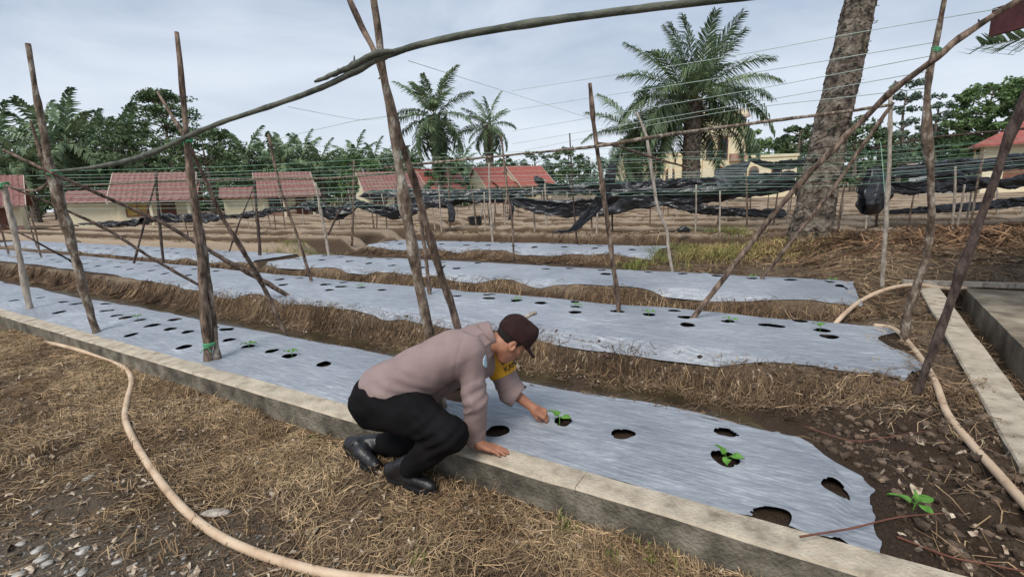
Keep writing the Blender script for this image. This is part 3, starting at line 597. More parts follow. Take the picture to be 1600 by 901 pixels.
for i, (px, py, r) in enumerate([(141, 746, .042), (130, 861, .035), (66, 874, .034), (33, 852, .026), (58, 800, .022), (140, 825, .02), (120, 818, .024), (75, 882, .028), (245, 826, .016), (185, 880, .026), (105, 762, .016), (30, 900, .03), (60, 860, .03), (300, 745, .014), (130, 898, .028)]):
    p = G(px, py, 0.0); v, f = rock(r * 1.0, 20 + i, 2, 0.35); a = random.uniform(0, 3)
    c, s_ = math.cos(a), math.sin(a); v = np.stack([v[:, 0] * c - v[:, 1] * s_, v[:, 0] * s_ + v[:, 1] * c, v[:, 2]], 1)
    tag(obj('pebble', mesh_data('pebble', v, f, True), MT['stone'], None, (p[0], p[1], tz(p[0], p[1]) + r * 0.04)), 'pale flat pebble lying on the bare dirt at lower left', 'pebble', 'pebbles on the bare dirt')
v, f = rock(0.05, 77, 2, 0.3); p = G(338, 806, 0.0)
v = v * np.array([1.5, 0.8, 0.8]); tag(obj('wood_chip', mesh_data('wood_chip', v, f, True), MT['wood_pale'], None, (p[0], p[1], tz(p[0], p[1]) + 0.02)), 'pale flat chip of wood lying beside the foreground hose', 'wood chip')

# ------------------------------------------------------------------ hoses
def ground_curve(pts, lift):
    out = []
    for px, py, *z in pts:
        p = G(px, py, z[0] if z else 0.02); zz = (z[0] if z else tz(p[0], p[1]) + lift); out.append((p[0], p[1], zz))
    return out
hp = ground_curve([(52, 527), (90, 543), (150, 560), (193, 577), (206, 597), (199, 625), (196, 655), (210, 690), (237, 732), (280, 786), (330, 830), (385, 858), (450, 880), (520, 893), (600, 902), (700, 915)], 0.022)
hp[0] = (hp[0][0], hp[0][1], -0.03)
v, f = tube(hp, [0.0215], 14, 160); tag(obj('garden_hose', mesh_data('garden_hose', v, f, True), MT['hose']), 'thick salmon pink hose curving over the dry grass in the foreground', 'hose')
h2 = ground_curve([(1365, 511, 0.17), (1395, 516, 0.17), (1420, 538, 0.16), (1445, 570, 0.155), (1462, 603, 0.15), (1480, 645, 0.13), (1515, 690, 0.12), (1560, 740, 0.12), (1600, 785, 0.12), (1690, 880, 0.12)], 0.02)
h2 = [(a, b_, max(c, tz(a, b_) + 0.02)) for a, b_, c in h2]
v, f = tube(h2, [0.022], 14, 120); tag(obj('garden_hose', mesh_data('garden_hose', v, f, True), MT['hose']), 'pale yellow hose running beside the right concrete kerb', 'hose')
ya = G(1310, 500, 0.1)[1]; yb = G(1440, 445, 0.2)[1]
h3 = [D(1300, 512, ya - 0.05), D(1318, 492, ya + .1), D(1345, 470, ya + .5), D(1385, 452, yb - 0.4), D(1430, 445, yb), D(1490, 451, yb + 0.1), D(1550, 444, yb + .3), D(1610, 438, yb + .4), D(1700, 430, yb + .6)]
v, f = tube(h3, [0.024], 12, 90); tag(obj('garden_hose', mesh_data('garden_hose', v, f, True), MT['hose']), 'salmon hose arching up from the second furrow over the kerb end', 'hose')
m_ = MB(); p0 = G(1412, 439, 0.17); p1 = np.array(G(1640, 446, 0.17)); dd = p1 - p0; sdn = np.array([-dd[1], dd[0], 0]) / np.linalg.norm(dd[:2]) * 0.09
m_.box(p0 - (0, 0, 0.05), dd, sdn, (0, 0, 0.06)); tag(m_.build('plank', MT['wood_pale']), 'pale plank laid across the far end of the right kerb', 'plank')

# ------------------------------------------------------------------ poles, rails, braces
MT['rods'] = MT['wood']
def pole(name, label, pts, wpx, mt='wood', cat='pole', group=None, rough=0.22, knots=4, sides=10, seed=None, bury=0.12, n=None, knotties=(), parts_extra=None):
    """pts = (px, py, Y); wpx = widths in photo pixels along the pole, turned into real thickness at its depth"""
    P = [D(px, py, Y) for px, py, Y in pts]
    if bury:
        d = P[-1] - P[-2]; d = d / np.linalg.norm(d); P.append(P[-1] + d * bury)
    Ys = [q[2] for q in pts] + ([pts[-1][2]] if bury else [])
    wi = np.interp(np.linspace(0, 1, len(P)), np.linspace(0, 1, len(wpx)), wpx); rad = [max(0.5 * 0.66 * a * Y / FPX / (1 + 0.28 * ((q[0] - 800) / 800) ** 2), 0.006) for a, Y, q in zip(wi, Ys, list(pts) + [pts[-1]])]
    seed = seed if seed is not None else random.randrange(1000)
    v, f = tube(P, rad, sides, n or 40, rough, seed, knots)
    if cat in ('pole', 'brace', 'rail') and max(wpx) > 8:
        mb = MB(); mb.add(v, f); rs_ = random.Random(seed); cs = spline(P, 60)
        for _ in range(rs_.randint(3, 6)):
            i_ = rs_.randint(6, 52); rr_ = float(np.interp(i_ / 59, np.linspace(0, 1, len(rad)), rad)); dd_ = nrm_([rs_.gauss(0, 1), rs_.gauss(0, .5), rs_.gauss(0.4, .5)]); mb.add(*tube([cs[i_], cs[i_] + dd_ * rr_ * 1.3, cs[i_] + dd_ * rr_ * rs_.uniform(1.7, 2.8)], [rr_ * .42, rr_ * .3, rr_ * .2], 6, 4))
        v, f = np.vstack(mb.v), mb.f
    me = mesh_data(name, v, f, True)
    if not knotties and parts_extra is None:
        return tag(obj(name, me, MT[mt]), label, cat, group)
    root = empty(name, P[-1], label, cat, group); obj('shaft', me, MT[mt], root)
    for (px, py, Y, w_) in knotties: knot(px, py, Y, w_, root)
    return root
def knot(px, py, Y, w_, parent):
    """a wrap of green twine: a few tilted turns and two loose ends"""
    c = np.array(D(px, py, Y)); r = 0.5 * 0.62 * w_ * Y / FPX; mb = MB()
    for t in range(4):
        th = np.linspace(0, 2 * math.pi, 15); tilt = random.uniform(-0.5, 0.5); q = c + np.stack([np.cos(th) * r, np.sin(th) * r, np.cos(th) * r * tilt + (t - 1.5) * r * 0.22], 1); mb.add(*tube(q, [r * 0.16], 5, 30, caps=False))
    for t in range(2):
        e = c + np.array([random.uniform(-1.5, 1.5), -1, -random.uniform(0.3, 1.6)]) * r; mb.add(*tube([c + (0, -r, 0), (c + e) / 2 + (0, -r * 0.5, 0), e], [r * 0.09], 4, 8))
    return mb.build('twine_knot', MT['twine_knot'], parent, True)
gY = lambda px, py, z=0.2: float(G(px, py, z)[1])
Y1, Y2, Y3, Y4 = gY(150, 518), gY(46, 483), gY(333, 563), 3.02
pole('trellis_post', 'dark notched post second from left, standing inside the kerb', [(43, 68, Y1), (60, 165, Y1), (80, 265, Y1), (105, 355, Y1), (125, 430, Y1), (150, 518, Y1)], [11, 15, 21, 21, 20, 20], 'wood_lichen', rough=0.3, knots=7, knotties=[(84, 270, Y1, 24)])
pole('post_splice', 'short split stick tied to the dark notched post', [(48, 188, Y1 + .05), (62, 235, Y1 + .06), (80, 290, Y1 + .07)], [6, 10, 11], 'wood', bury=0, cat='stick')
pole('trellis_post', 'leftmost pale post, standing at the picture edge by the kerb', [(5, 285, Y2), (15, 330, Y2), (28, 390, Y2), (47, 483, Y2)], [14, 15, 16, 14], 'wood_pale', knotties=[(6, 290, Y2, 20)])
pole('trellis_post', 'tall post of the middle left pair with the bent top', [(276, 50, Y3), (284, 120, Y3), (290, 190, Y3), (296, 260, Y3), (308, 350, Y3), (318, 450, Y3), (326, 563, Y3)], [9, 12, 15, 15, 18, 19, 20], 'wood', rough=0.25, knots=7, knotties=[(292, 217, Y3, 22), (327, 538, Y3, 26)])
pole('trellis_post', 'shorter knobbly post bound against the tall bent topped post', [(291, 212, Y3 + .1), (302, 290, Y3 + .09), (318, 380, Y3 + .06), (330, 470, Y3 + .05), (341, 562, Y3 + .04)], [8, 13, 14, 14, 15], 'wood_lichen', rough=0.28, knots=6)
Yc = gY(447, 524, 0.1)
pole('trellis_brace', 'crooked brace leaning from the bent topped post to the first furrow', [(246, 144, Y3 + .35), (268, 180, Y3 + .3), (292, 220, Y3 + .2), (318, 275, Y3 + .35), (345, 335, Y3 + .45), (385, 400, Y3 + .6), (415, 455, Yc - .05), (447, 524, Yc)], [6, 8, 9, 10, 11, 11, 10, 9], 'wood', cat='brace', knots=5)
pole('trellis_post', 'thick central post rising behind the crouching person', [(582, -12, Y4), (590, 45, Y4), (597, 100, Y4), (612, 190, Y4), (628, 290, Y4), (645, 390, Y4), (668, 510, Y4), (692, 640, Y4)], [15, 17, 18, 20, 24, 25, 27, 28], 'wood_lichen', rough=0.14, knots=6, knotties=[(596, 88, Y4, 24)])
pole('trellis_brace', 'rough barked brace crossing the central post', [(543, -10, Y4 + .18), (562, 35, Y4 + .15), (586, 85, Y4 + .1), (610, 160, Y4 + .14), (630, 230, Y4 + .2), (655, 310, Y4 + .3), (680, 400, Y4 + .4), (712, 500, Y4 + .5), (738, 590, Y4 + .55)], [10, 12, 14, 15, 16, 18, 18, 16, 16], 'wood', rough=0.32, knots=8, cat='brace')
Ys = gY(671, 460); pole('stake', 'slim stake between the central post and its brace on the second bed', [(655, 330, Ys), (664, 390, Ys), (671, 460, Ys)], [8, 9, 9], 'wood', cat='stake')
pole('trellis_rail', 'long arched grey green rail tied across the front posts', [(84, 268, Y1 - .12), (140, 262, Y1 - .35), (195, 252, Y1 - .6), (245, 236, Y3 + .05), (292, 214, Y3 - .16), (350, 190, Y3 - .35), (440, 160, Y4 + .55), (500, 138, Y4 + .3), (555, 112, Y4 + .02), (600, 88, Y4 - .16), (680, 64, Y4 - .3), (800, 42, Y4 - .5), (900, 27, Y4 - .62), (1000, 14, Y4 - .72), (1100, 3, Y4 - .8), (1230, -12, Y4 - .9)], [7, 8, 11, 13, 15, 12, 12, 13, 14, 15, 15, 17, 18, 18, 16], 'bamboo', bury=0, cat='rail', rough=0.10, knots=14, n=130)
pole('trellis_rail', 'second grey green rail lapped under the arched rail at the central post', [(492, 128, Y4 + .28), (540, 108, Y4 + .06), (588, 84, Y4 - .16), (630, 80, Y4 - .22), (634, 78, Y4 - .23)], [6, 12, 15, 12, 8], 'bamboo', bury=0, cat='rail', n=40)
Yr1 = gY(450, 461)
pole('trellis_rail', 'long brown rail slanting down from left onto the second bed', [(4, 234, Y1 - .2), (85, 272, Y1 - .13), (170, 310, Y1 + .3), (260, 352, Y1 + .7), (350, 405, Yr1 - .5), (450, 461, Yr1)], [7, 9, 10, 11, 11, 10], 'wood', cat='rail', knots=8, n=70)
Yr2 = gY(312, 446)
pole('trellis_rail', 'thinner brown rail slanting from the leftmost post onto the second bed', [(6, 288, Y2 - .1), (50, 306, Y2 + .1), (95, 325, Y2 + .3), (170, 360, Y2 + .7), (240, 405, Yr2 - .4), (312, 446, Yr2)], [6, 7, 8, 8, 8, 7], 'wood', cat='rail', knots=6, n=60)
pole('trellis_rail', 'low dark rail slanting at the left edge under the others', [(-20, 341, Y2 + .6), (30, 363, Y2 + .8), (75, 388, Y2 + 1.1), (120, 412, gY(120, 412))], [5, 6, 6, 6], 'wood_dark', cat='rail')
pole('trellis_rail', 'short sagging rail between the two leftmost posts', [(6, 290, Y2 - .05), (40, 297, Y1 + 1), (62, 296, Y1 + .5), (84, 276, Y1 + .1)], [5, 6, 7, 6], 'wood', bury=0, cat='rail')
Y6 = gY(1412, 536, 0.15)
pole('trellis_post', 'bent lichened post at right rooted beside the hose', [(1478, -12, Y6 - .05), (1462, 70, Y6), (1450, 130, Y6), (1449, 200, Y6), (1454, 270, Y6), (1455, 330, Y6), (1448, 395, Y6), (1432, 445, Y6), (1420, 490, Y6), (1411, 536, Y6)], [11, 14, 16, 18, 19, 19, 18, 19, 20, 19], 'wood_lichen', rough=0.2, knots=7, knotties=[(1463, 78, Y6, 18)])
Y7 = gY(1431, 618, 0.1)
pole('trellis_post', 'dark almost black post leaning at the right picture edge', [(1640, 20, Y7 - .1), (1602, 150, Y7 - .07), (1570, 235, Y7 - .05), (1532, 340, Y7), (1500, 430, Y7), (1468, 520, Y7), (1431, 618, Y7)], [19, 21, 22, 22, 22, 21, 19], 'wood_dark', rough=0.18, knots=8)
Y8 = gY(1082, 498)
pole('trellis_brace', 'long smooth brace rising from the second bed to the top right corner', [(1640, -22, Y6 - .35), (1575, 10, Y6 - .25), (1500, 60, Y6 - .15), (1462, 92, Y6 - .13), (1400, 138, Y6 + .15), (1340, 195, Y6 + .4), (1280, 255, Y8 - .4), (1225, 315, Y8 - .25), (1150, 410, Y8 - .1), (1082, 498, Y8)], [17, 17, 18, 17, 16, 14, 13, 13, 14, 14], 'wood', rough=0.14, knots=8, cat='brace', n=80)
Y9 = gY(1188, 438)
pole('trellis_brace', 'thin brace slanting from the third bed towards the leaning palm', [(1396, 160, Y9 - .6), (1350, 225, Y9 - .45), (1300, 298, Y9 - .3), (1250, 360, Y9 - .15), (1188, 438, Y9)], [8, 9, 9, 9, 8], 'wood', cat='brace')
Y10 = gY(1378, 447, 0.1)
pole('stake', 'straight pale stake beside the black bag at right', [(1391, 150, Y10), (1390, 230, Y10), (1386, 320, Y10), (1378, 447, Y10)], [9, 10, 11, 12], 'wood_pale', cat='stake')
Y11 = gY(967, 487)
pole('stake', 'tall straight stake standing in a hole of the second bed', [(922, 130, Y11), (930, 210, Y11), (941, 290, Y11), (952, 370, Y11), (967, 487, Y11)], [9, 10, 11, 11, 11], 'wood', cat='stake', knots=6)
Y13 = gY(1050, 423)
pole('stake', 'crooked whitish stake standing on the third bed', [(995, 175, Y13), (1010, 215, Y13), (1018, 265, Y13), (1027, 320, Y13), (1042, 360, Y13), (1044, 385, Y13), (1050, 423, Y13)], [4, 7, 8, 8, 7, 7, 7], 'wood_pale', cat='stake')
pole('trellis_rail', 'thin rail running level over the right beds to the slanting brace', [(600, 262, Y11 + 3), (790, 243, Y11 + 2), (930, 229, Y11 - .06), (1000, 217, Y11 - .3), (1100, 203, Y9 - 1.0), (1200, 190, Y9 - .9), (1300, 177, Y9 - .8), (1394, 164, Y9 - .72)], [5, 6, 6, 7, 8, 8, 8, 8], 'wood_lichen', bury=0, cat='rail', n=80)
pole('trellis_rail', 'short forked rail dropping from the stake to the crooked whitish stake', [(932, 224, Y11 + .05), (965, 228, Y11 + .3), (1000, 240, Y13 - .5), (1040, 252, Y13), (1075, 262, Y13 + .6)], [7, 6, 6, 6, 4], 'wood', bury=0, cat='rail')
Yl = 11.5
pole('trellis_rail', 'far thin rail level above the left beds', [(60, 292, 17), (170, 288, 16), (240, 284, 15), (400, 280, 15), (520, 278, 15), (640, 268, 15)], [3, 4, 5, 5, 5, 5], 'wood', bury=0, cat='rail', n=60)
pole('trellis_rail', 'dark rail level across the far right beyond the bent post', [(1360, 233, 8.2), (1450, 216, 8.2), (1550, 206, 8.2), (1650, 197, 8.2)], [4, 5, 6, 6], 'wood_dark', bury=0, cat='rail')
for lb, pts, wd, m_ in [
    ('leaning stake on the second bed left of the central post', [(419, 210), (440, 300), (465, 370), (489, 445)], 7, 'wood'),
    ('whitish stake with pale bark on the third bed left of centre', [(493, 285), (502, 335), (515, 402)], 7, 'wood_pale'),
    ('dark upright stake of the left crossed pair', [(397, 280), (402, 340), (407, 402)], 7, 'wood_dark'),
    ('slanting dark stake crossing behind the bent topped post', [(400, 285), (375, 345), (357, 396)], 4, 'wood_dark'),
    ('upright dark stake of the crossed pair at far left', [(243, 270), (248, 330), (255, 412)], 7, 'wood_dark'),
    ('slanting stake of the crossed pair at far left', [(247, 268), (228, 340), (208, 415)], 5, 'wood_dark'),
    ('dark thin stake on the fourth mulched bed', [(890, 208), (895, 300), (901, 378)], 4, 'wood_dark'),
    ('thin stake left of the fourth bed stake, dark at the top', [(783, 210), (793, 300), (800, 340), (803, 413)], 5, 'wood'),
    ('pale stake by the long third bed sheet near the centre', [(764, 255), (766, 320), (770, 378)], 5, 'wood_pale'),
    ('stake among the dark netting left of the bucket', [(700, 262), (702, 310), (703, 362)], 5, 'wood'),
    ('pale stake leaning on the black bucket', [(757, 300), (752, 335), (748, 357)], 4, 'wood_pale'),
    ('crooked stake left of the small netting tent', [(640, 305), (644, 350), (648, 376)], 5, 'wood_lichen'),
    ('upright stake beside the sagging netting', [(553, 250), (552, 310), (550, 378)], 6, 'wood'),
    ('slanting stake under the sagging netting', [(556, 285), (530, 330), (510, 374)], 5, 'wood_dark'),
    ('stake carrying the raised netting sheet', [(1125, 295), (1124, 330), (1120, 358)], 6, 'wood'),
    ('thin stake right of the raised netting sheet', [(1135, 300), (1136, 330), (1134, 350)], 4, 'wood_pale'),
    ('stake left of the hanging netting strip', [(851, 280), (853, 320), (854, 360)], 5, 'wood_pale'),
    ('stake standing behind the second bed stake', [(955, 270), (956, 320), (957, 366)], 4, 'wood'),
    ('dark stake under the black bag', [(1372, 225), (1371, 300), (1369, 355)], 6, 'wood_dark'),
    ('leaning stake at the far right netting', [(1552, 205), (1535, 250), (1528, 280)], 4, 'wood'),
    ('stubby stake between leaning palm and black bag', [(1318, 288), (1317, 320), (1316, 342)], 4, 'wood_pale'),
    ('short stake under the low roll at right', [(1558, 295), (1559, 320), (1558, 340)], 5, 'wood_pale'),
    ('thin stake rising from the far left sheet', [(283, 340), (290, 352), (296, 378)], 4, 'wood'),
    ('slim leaning stake at the far left edge', [(38, 320), (52, 370), (66, 405)], 4, 'wood_lichen'),
    ('slim stake left of the house door', [(45, 330), (55, 360), (62, 395)], 4, 'wood'),
    ('short slanting stake at the far left end of the second bed', [(0, 350), (8, 380), (15, 400)], 5, 'wood'),
]:
    Yb = gY(*pts[-1], 0.15); pole('stake', lb, [(a, b_, Yb) for a, b_ in pts], [wd * 0.8, wd], m_, 'stake', 'stakes among the beds', knots=3, sides=7, n=18)
for i in range(120):
    u_ = random.uniform(-26, 16); v_ = 12.85 + 2.35 * int(11 * random.random() ** 1.7) + random.uniform(0.6, 1.6); x, y = xy(u_, v_); h = random.uniform(1.0, 1.75)
    z0 = tz(x, y); a, b_ = random.gauss(0, .06), random.gauss(0, .05)
    v, f = tube([(x + a * h, y + b_ * h, z0 + h), (x + a * h * .4, y + b_ * h * .6, z0 + h / 2), (x, y, z0 - 0.15)], [0.018, 0.026], 6, 10, 0.2, i, 2)
    tag(obj('thin_stake', mesh_data('thin_stake', v, f, True), MT[random.choice(['wood', 'wood_pale', 'wood_lichen', 'wood_pale'])]), 'thin bare stake standing among the far unmulched beds', 'stake', 'thin stakes among the far beds')

# ------------------------------------------------------------------ green twine
def twine(pts, r=0.003, mt='twine', label='', group=''):
    P = [D(*q) for q in pts]
    v, f = tube(P, [r], 4, max(6, 4 * len(P)), caps=False); return tag(obj('twine', mesh_data('twine', v, f, True), MT[mt]), label, 'twine', group)
for k_, pts in enumerate([[(638, 95, 3.0), (780, 140, 5), (925, 186, Y11)], [(800, 142, 9), (1100, 95, 6), (1330, 53, 5), (1560, 14, 4)], [(800, 172, 9), (1150, 118, 6), (1462, 66, Y6)], [(800, 205, 9), (1150, 145, 6.5), (1452, 88, Y6)], [(800, 225, 9.5), (1120, 170, 7), (1448, 112, Y6)], [(820, 235, 10), (1100, 180, 7.5), (1445, 138, Y6)], [(450, 167, 4), (560, 187, 6), (600, 185, 8)], [(430, 218, 8), (560, 188, 6), (640, 180, 5)], [(400, 222, 9), (520, 230, 9), (620, 240, 9)]]):
    twine(pts, 0.002 if pts[0][2] < 5 else 0.0034, 'twine_pale', ['thin twine slanting down from the central post to the tall straight stake', 'topmost pale twine crossing the leaning palm against the sky', 'second pale twine from the top across the leaning palm', 'third pale twine from the top across the leaning palm', 'fourth pale twine from the top across the leaning palm', 'lowest of the pale twines fanning across the leaning palm', 'short twine dropping right from the arched rail left of the central post', 'twine rising right towards the central post against the sky', 'lowest sky twine left of the central post above the far palms'][k_], 'overhead twine lines')
for i in range(12):
    y0 = 247 + i * 6.6 + random.uniform(-2, 2); Y = random.uniform(7, 13)
    twine([(60 + random.uniform(-40, 60), y0 + 22 - i * 1.5, Y), (350, y0 + 14 - i + random.uniform(0, 3), Y), (640 + random.uniform(-60, 60), y0, Y)], 0.0026, random.choice(['twine', 'twine_pale', 'twine']), 'green twine strung level over the left beds', 'level twine over the left beds')
for i in range(14):
    y0 = 232 + i * 5.4 + random.uniform(-2, 2); Y = random.uniform(8, 14)
    twine([(610 + random.uniform(-40, 120), y0 + 10, Y), (800, y0 + 7 + random.uniform(0, 3), Y), (1000 + random.uniform(-80, 230), y0, Y)], 0.0028, random.choice(['twine', 'twine_pale']), 'green twine strung level across the middle of the field', 'level twine over the middle beds')
for i in range(13):
    y0 = 226 + i * 4.2 + random.uniform(-2, 2); Y = random.uniform(8, 12)
    twine([(1100 + random.uniform(-60, 60), y0 + 14, Y), (1330, y0 + 9 + random.uniform(0, 3), Y), (1640, y0 - 14, Y)], 0.0026, random.choice(['twine', 'twine', 'twine_pale']), 'green twine strung level over the right beds', 'level twine over the right beds')
twine([(1376, 222, 7.5), (1380, 270, 7.5), (1384, 330, 7.5)], 0.006, 'twine', 'bright green twine hanging straight down beside the black bag', 'hanging twine')

# ------------------------------------------------------------------ black netting
def roll(label, pts, hpx, seed, name='netting_roll', crump=0.5, n=None, flat=0.45):
    """gathered netting sagging along a line (px,py,Y): a wide cloth crumpled into folds; hpx = heights in pixels"""
    P = np.array([D(*q) for q in pts]); Ys = [q[2] for q in pts]; Lt = np.linalg.norm(np.diff(P, axis=0), axis=1).sum(); hm = np.mean(hpx) * np.mean(Ys) / FPX
    n = int(np.clip(Lt / (hm * 0.055), 60, 420)); c = spline(P, n); s = np.linspace(0, 1, n)
    hh = np.interp(s, np.linspace(0, 1, len(hpx)), hpx) * np.interp(s, np.linspace(0, 1, len(Ys)), Ys) / FPX * 1.2
    Lg = np.r_[0, np.cumsum(np.linalg.norm(np.diff(c, axis=0), axis=1))]; T, A, B = frames(c); vert = abs(T[:, 2]).mean() > 0.6
    up = np.array([0, 0, 1.0]) if not vert else np.array([1.0, 0, 0]); side = np.cross(T, up); side /= np.linalg.norm(side, axis=1)[:, None] + 1e-9; upn = np.cross(side, T)
    m_ = 40; w_ = np.linspace(0, 1, m_)[None]; sc = 1.0 / max(hm, 0.05); l_ = (Lg * sc)[:, None]
    # height of each thread: several passes up and down between top and ragged bottom edge
    fold = np.abs(((w_ * (3.0 + 1.2 * vn2(l_ * 0.10, l_ * 0 + seed, 201)) + 0.35 * vn2(l_ * 0.3, w_ * 2 + seed, 202)) % 2) - 1)
    rag = 1 + crump * (0.75 * fb2(l_ * 0.45, l_ * 0 + seed * 3, 203, 4)) ; ridg = 1 - np.abs(fb2(l_ * 0.55 + w_ * 2.5, w_ * 6 - l_ * 0.25 + seed, 204, 3)) * 2
    zz = (fold - 0.5) * rag + 0.16 * crump * ridg + 0.10 * fb2(l_ * 1.7, w_ * 9 + seed, 206, 2); yy = flat * (0.9 * (w_ - 0.5) + 0.9 * crump * fb2(l_ * 0.5 + seed, w_ * 5, 205, 4)) + 0.12 * ridg
    e = (ss(0, 0.03, s) * (1 - ss(0.97, 1, s)) * 0.9 + 0.1)[:, None]
    V = c[:, None] + (yy * e * hh[:, None])[..., None] * side[:, None] + (zz * e * hh[:, None])[..., None] * upn[:, None]
    o = obj(name, mesh_data(name, V.reshape(-1, 3), grid_faces(n, m_), True), MT['black_plastic']); md = o.modifiers.new('thickness', 'SOLIDIFY'); md.thickness = 0.006
    return tag(o, label, 'netting', 'black netting over the far beds')
roll('torn black netting gathered low before the left cream house', [(120, 350, 24), (200, 350, 24), (250, 343, 23), (300, 342, 23), (360, 339, 22), (420, 336, 22)], [3, 6, 10, 11, 8, 6], 1, crump=1.3)
roll('ragged black netting on stakes below the third house', [(375, 336, 20), (430, 330, 20), (475, 323, 20), (500, 328, 20), (540, 333, 20)], [4, 8, 7, 9, 7], 2, crump=1.2)
roll('sagging belly of black netting left of the central post', [(476, 314, 18), (500, 325, 18), (525, 336, 18), (545, 326, 18), (560, 318, 18)], [3, 16, 18, 14, 6], 3, crump=0.6)
roll('long black netting swag behind the central post', [(550, 316, 19), (590, 328, 19), (620, 332, 19), (660, 318, 19), (720, 312, 19), (790, 313, 19)], [8, 16, 20, 16, 12, 8], 4, crump=0.7)
roll('thin black netting line before the red roofed houses', [(560, 307, 26), (640, 302, 26), (720, 303, 26), (800, 302, 26), (870, 298, 26), (950, 297, 26)], [10, 12, 10, 10, 12, 10], 5, crump=0.7)
roll('bunched end of netting hanging from a stake near the bucket', [(690, 316, 17), (702, 322, 17), (706, 335, 17), (704, 347, 17)], [4, 8, 10, 8], 6, crump=0.5)
roll('hanging bunch of black netting right of the bucket', [(797, 314, 15.5), (799, 325, 15.5), (797, 344, 15.5)], [6, 8, 5], 7, crump=0.5, flat=1.0)
roll('heavy black netting roll across the middle of the field', [(796, 313, 15.5), (860, 325, 15.3), (935, 324, 15), (985, 312, 14.6), (1040, 309, 14.3), (1110, 303, 14), (1180, 296, 13.7), (1250, 285, 13.5)], [10, 20, 22, 26, 22, 22, 22, 16], 8, crump=0.42, n=160)
roll('upper black netting roll behind the heavy roll', [(838, 290, 19), (900, 295, 19), (960, 293, 18.5), (1040, 290, 18), (1120, 286, 17.5), (1250, 274, 17)], [6, 14, 14, 14, 12, 12], 9, crump=0.6, n=120)
roll('black netting strip dangling from a trellis string down to the soil', [(957, 252, 11.2), (951, 280, 11.3), (938, 310, 11.5), (915, 340, 11.8), (890, 359, 12.1), (862, 363, 12.3)], [6, 16, 17, 12, 7, 4], 10, crump=0.3, flat=0.7)
roll('thin netting swag tied up to the left of the leaning palm', [(1172, 249, 12), (1200, 258, 12), (1232, 258, 12), (1262, 250, 12), (1290, 244, 12)], [4, 9, 12, 9, 5], 11, crump=0.3)
roll('low black netting roll on the ground before the leaning palm', [(1032, 316, 15.5), (1090, 326, 15), (1150, 332, 14.6), (1230, 334, 14.2)], [8, 12, 12, 10], 12, crump=0.3)
roll('long grey black netting draped at far right, upper line', [(1385, 272, 13), (1430, 268, 13), (1500, 262, 13), (1570, 255, 13), (1650, 246, 13)], [12, 16, 18, 18, 18], 13, crump=0.5)
roll('long black netting draped at far right, lower line', [(1382, 292, 11.5), (1420, 295, 11.5), (1480, 286, 11.5), (1540, 285, 11.5), (1660, 276, 11.5)], [12, 24, 20, 20, 18], 14, crump=0.5)
roll('thin straight black netting roll low over the right far beds', [(1378, 332, 14), (1460, 327, 14), (1540, 321, 14), (1650, 310, 14)], [5, 10, 12, 12], 15, crump=0.2)
roll('small black netting scrap lying near the bucket bed', [(1058, 360, 12.6), (1068, 358, 12.6), (1078, 361, 12.6)], [5, 8, 4], 16, crump=0.5, n=24)
roll('black netting tuft tied to a string above the middle beds', [(836, 275, 17), (840, 282, 17), (850, 288, 17)], [5, 12, 6], 17, crump=0.5, n=24, flat=0.8)
def grid_cloth(name, label, corners, seed, fold=0.05, n=40):
    a, b_, c, d = [np.array(D(*q)) for q in corners]; s = np.linspace(0, 1, n)[:, None, None]; t = np.linspace(0, 1, n)[None, :, None]
    P = (a * (1 - s) + b_ * s) * (1 - t) + (d * (1 - s) + c * s) * t
    P[..., 1] += fold * fb2(s[..., 0] * 2 + t[..., 0] * 5, t[..., 0] * 3 - s[..., 0] * 5, seed, 3); P[..., 2] -= 0.10 * np.sin(s[..., 0] * math.pi) * np.sin(t[..., 0] * math.pi) - 0.04 * fb2(s[..., 0] * 9, t[..., 0] * 3, seed + 1, 2)
    me = mesh_data(name, P.reshape(-1, 3), grid_faces(n, n), True); o = obj(name, me, MT['grey_net']); md = o.modifiers.new('thickness', 'SOLIDIFY'); md.thickness = 0.008
    return tag(o, label, 'netting', 'black netting over the far beds')
grid_cloth('netting_sheet', 'grey black netting sheet stretched up to a point on a stake', [(1115, 267, 13.4), (1176, 248, 12.6), (1150, 296, 13), (1122, 297, 13.2)], 300)
grid_cloth('netting_sheet', 'faded netting sheet lying over the strings at far right', [(1400, 262, 14), (1480, 250, 14), (1485, 266, 13), (1400, 276, 13)], 310)
# black bag hanging on a stake
bag = roll('crumpled shiny black plastic bag hanging from a stake at right', [(1362, 262, 9.0), (1364, 278, 9.0), (1362, 298, 9.0), (1360, 320, 9.0), (1358, 336, 9.0)], [14, 34, 40, 38, 18], 18, 'plastic_bag', 0.35, 70, 0.8)
bag['category'] = 'bag'; del bag['group']
# bucket
bp_ = G(743, 355, 0.2); ang = np.linspace(0, 2 * math.pi, 33)[:-1]; mb = MB()
bk = empty('bucket', bp_, 'black plastic bucket standing in the furrow behind the fourth bed', 'bucket')
prof = [(0.0, 0.0), (0.24, 0.0), (0.29, 0.46), (0.31, 0.47), (0.31, 0.49), (0.28, 0.49), (0.23, 0.03), (0.0, 0.03)]
Vb = np.array([[(bp_[0] + r * math.cos(a), bp_[1] + r * math.sin(a), bp_[2] - 0.05 + z) for a in ang] for r, z in prof]).reshape(-1, 3)
mb.add(Vb, grid_faces(len(prof), 32, True)[:, ::-1]); mb.build('tub', MT['black_plastic'], bk)
th = np.linspace(0, math.pi, 13); hb = np.stack([bp_[0] + 0.31 * np.cos(th), bp_[1] - 0.31 * np.sin(th) * .6, bp_[2] + 0.40 - 0.2 * np.sin(th)], 1)
mb = MB(); mb.add(*tube(hb, [0.008], 6, 20)); mb.build('handle', MT['wood_dark'], bk, True)

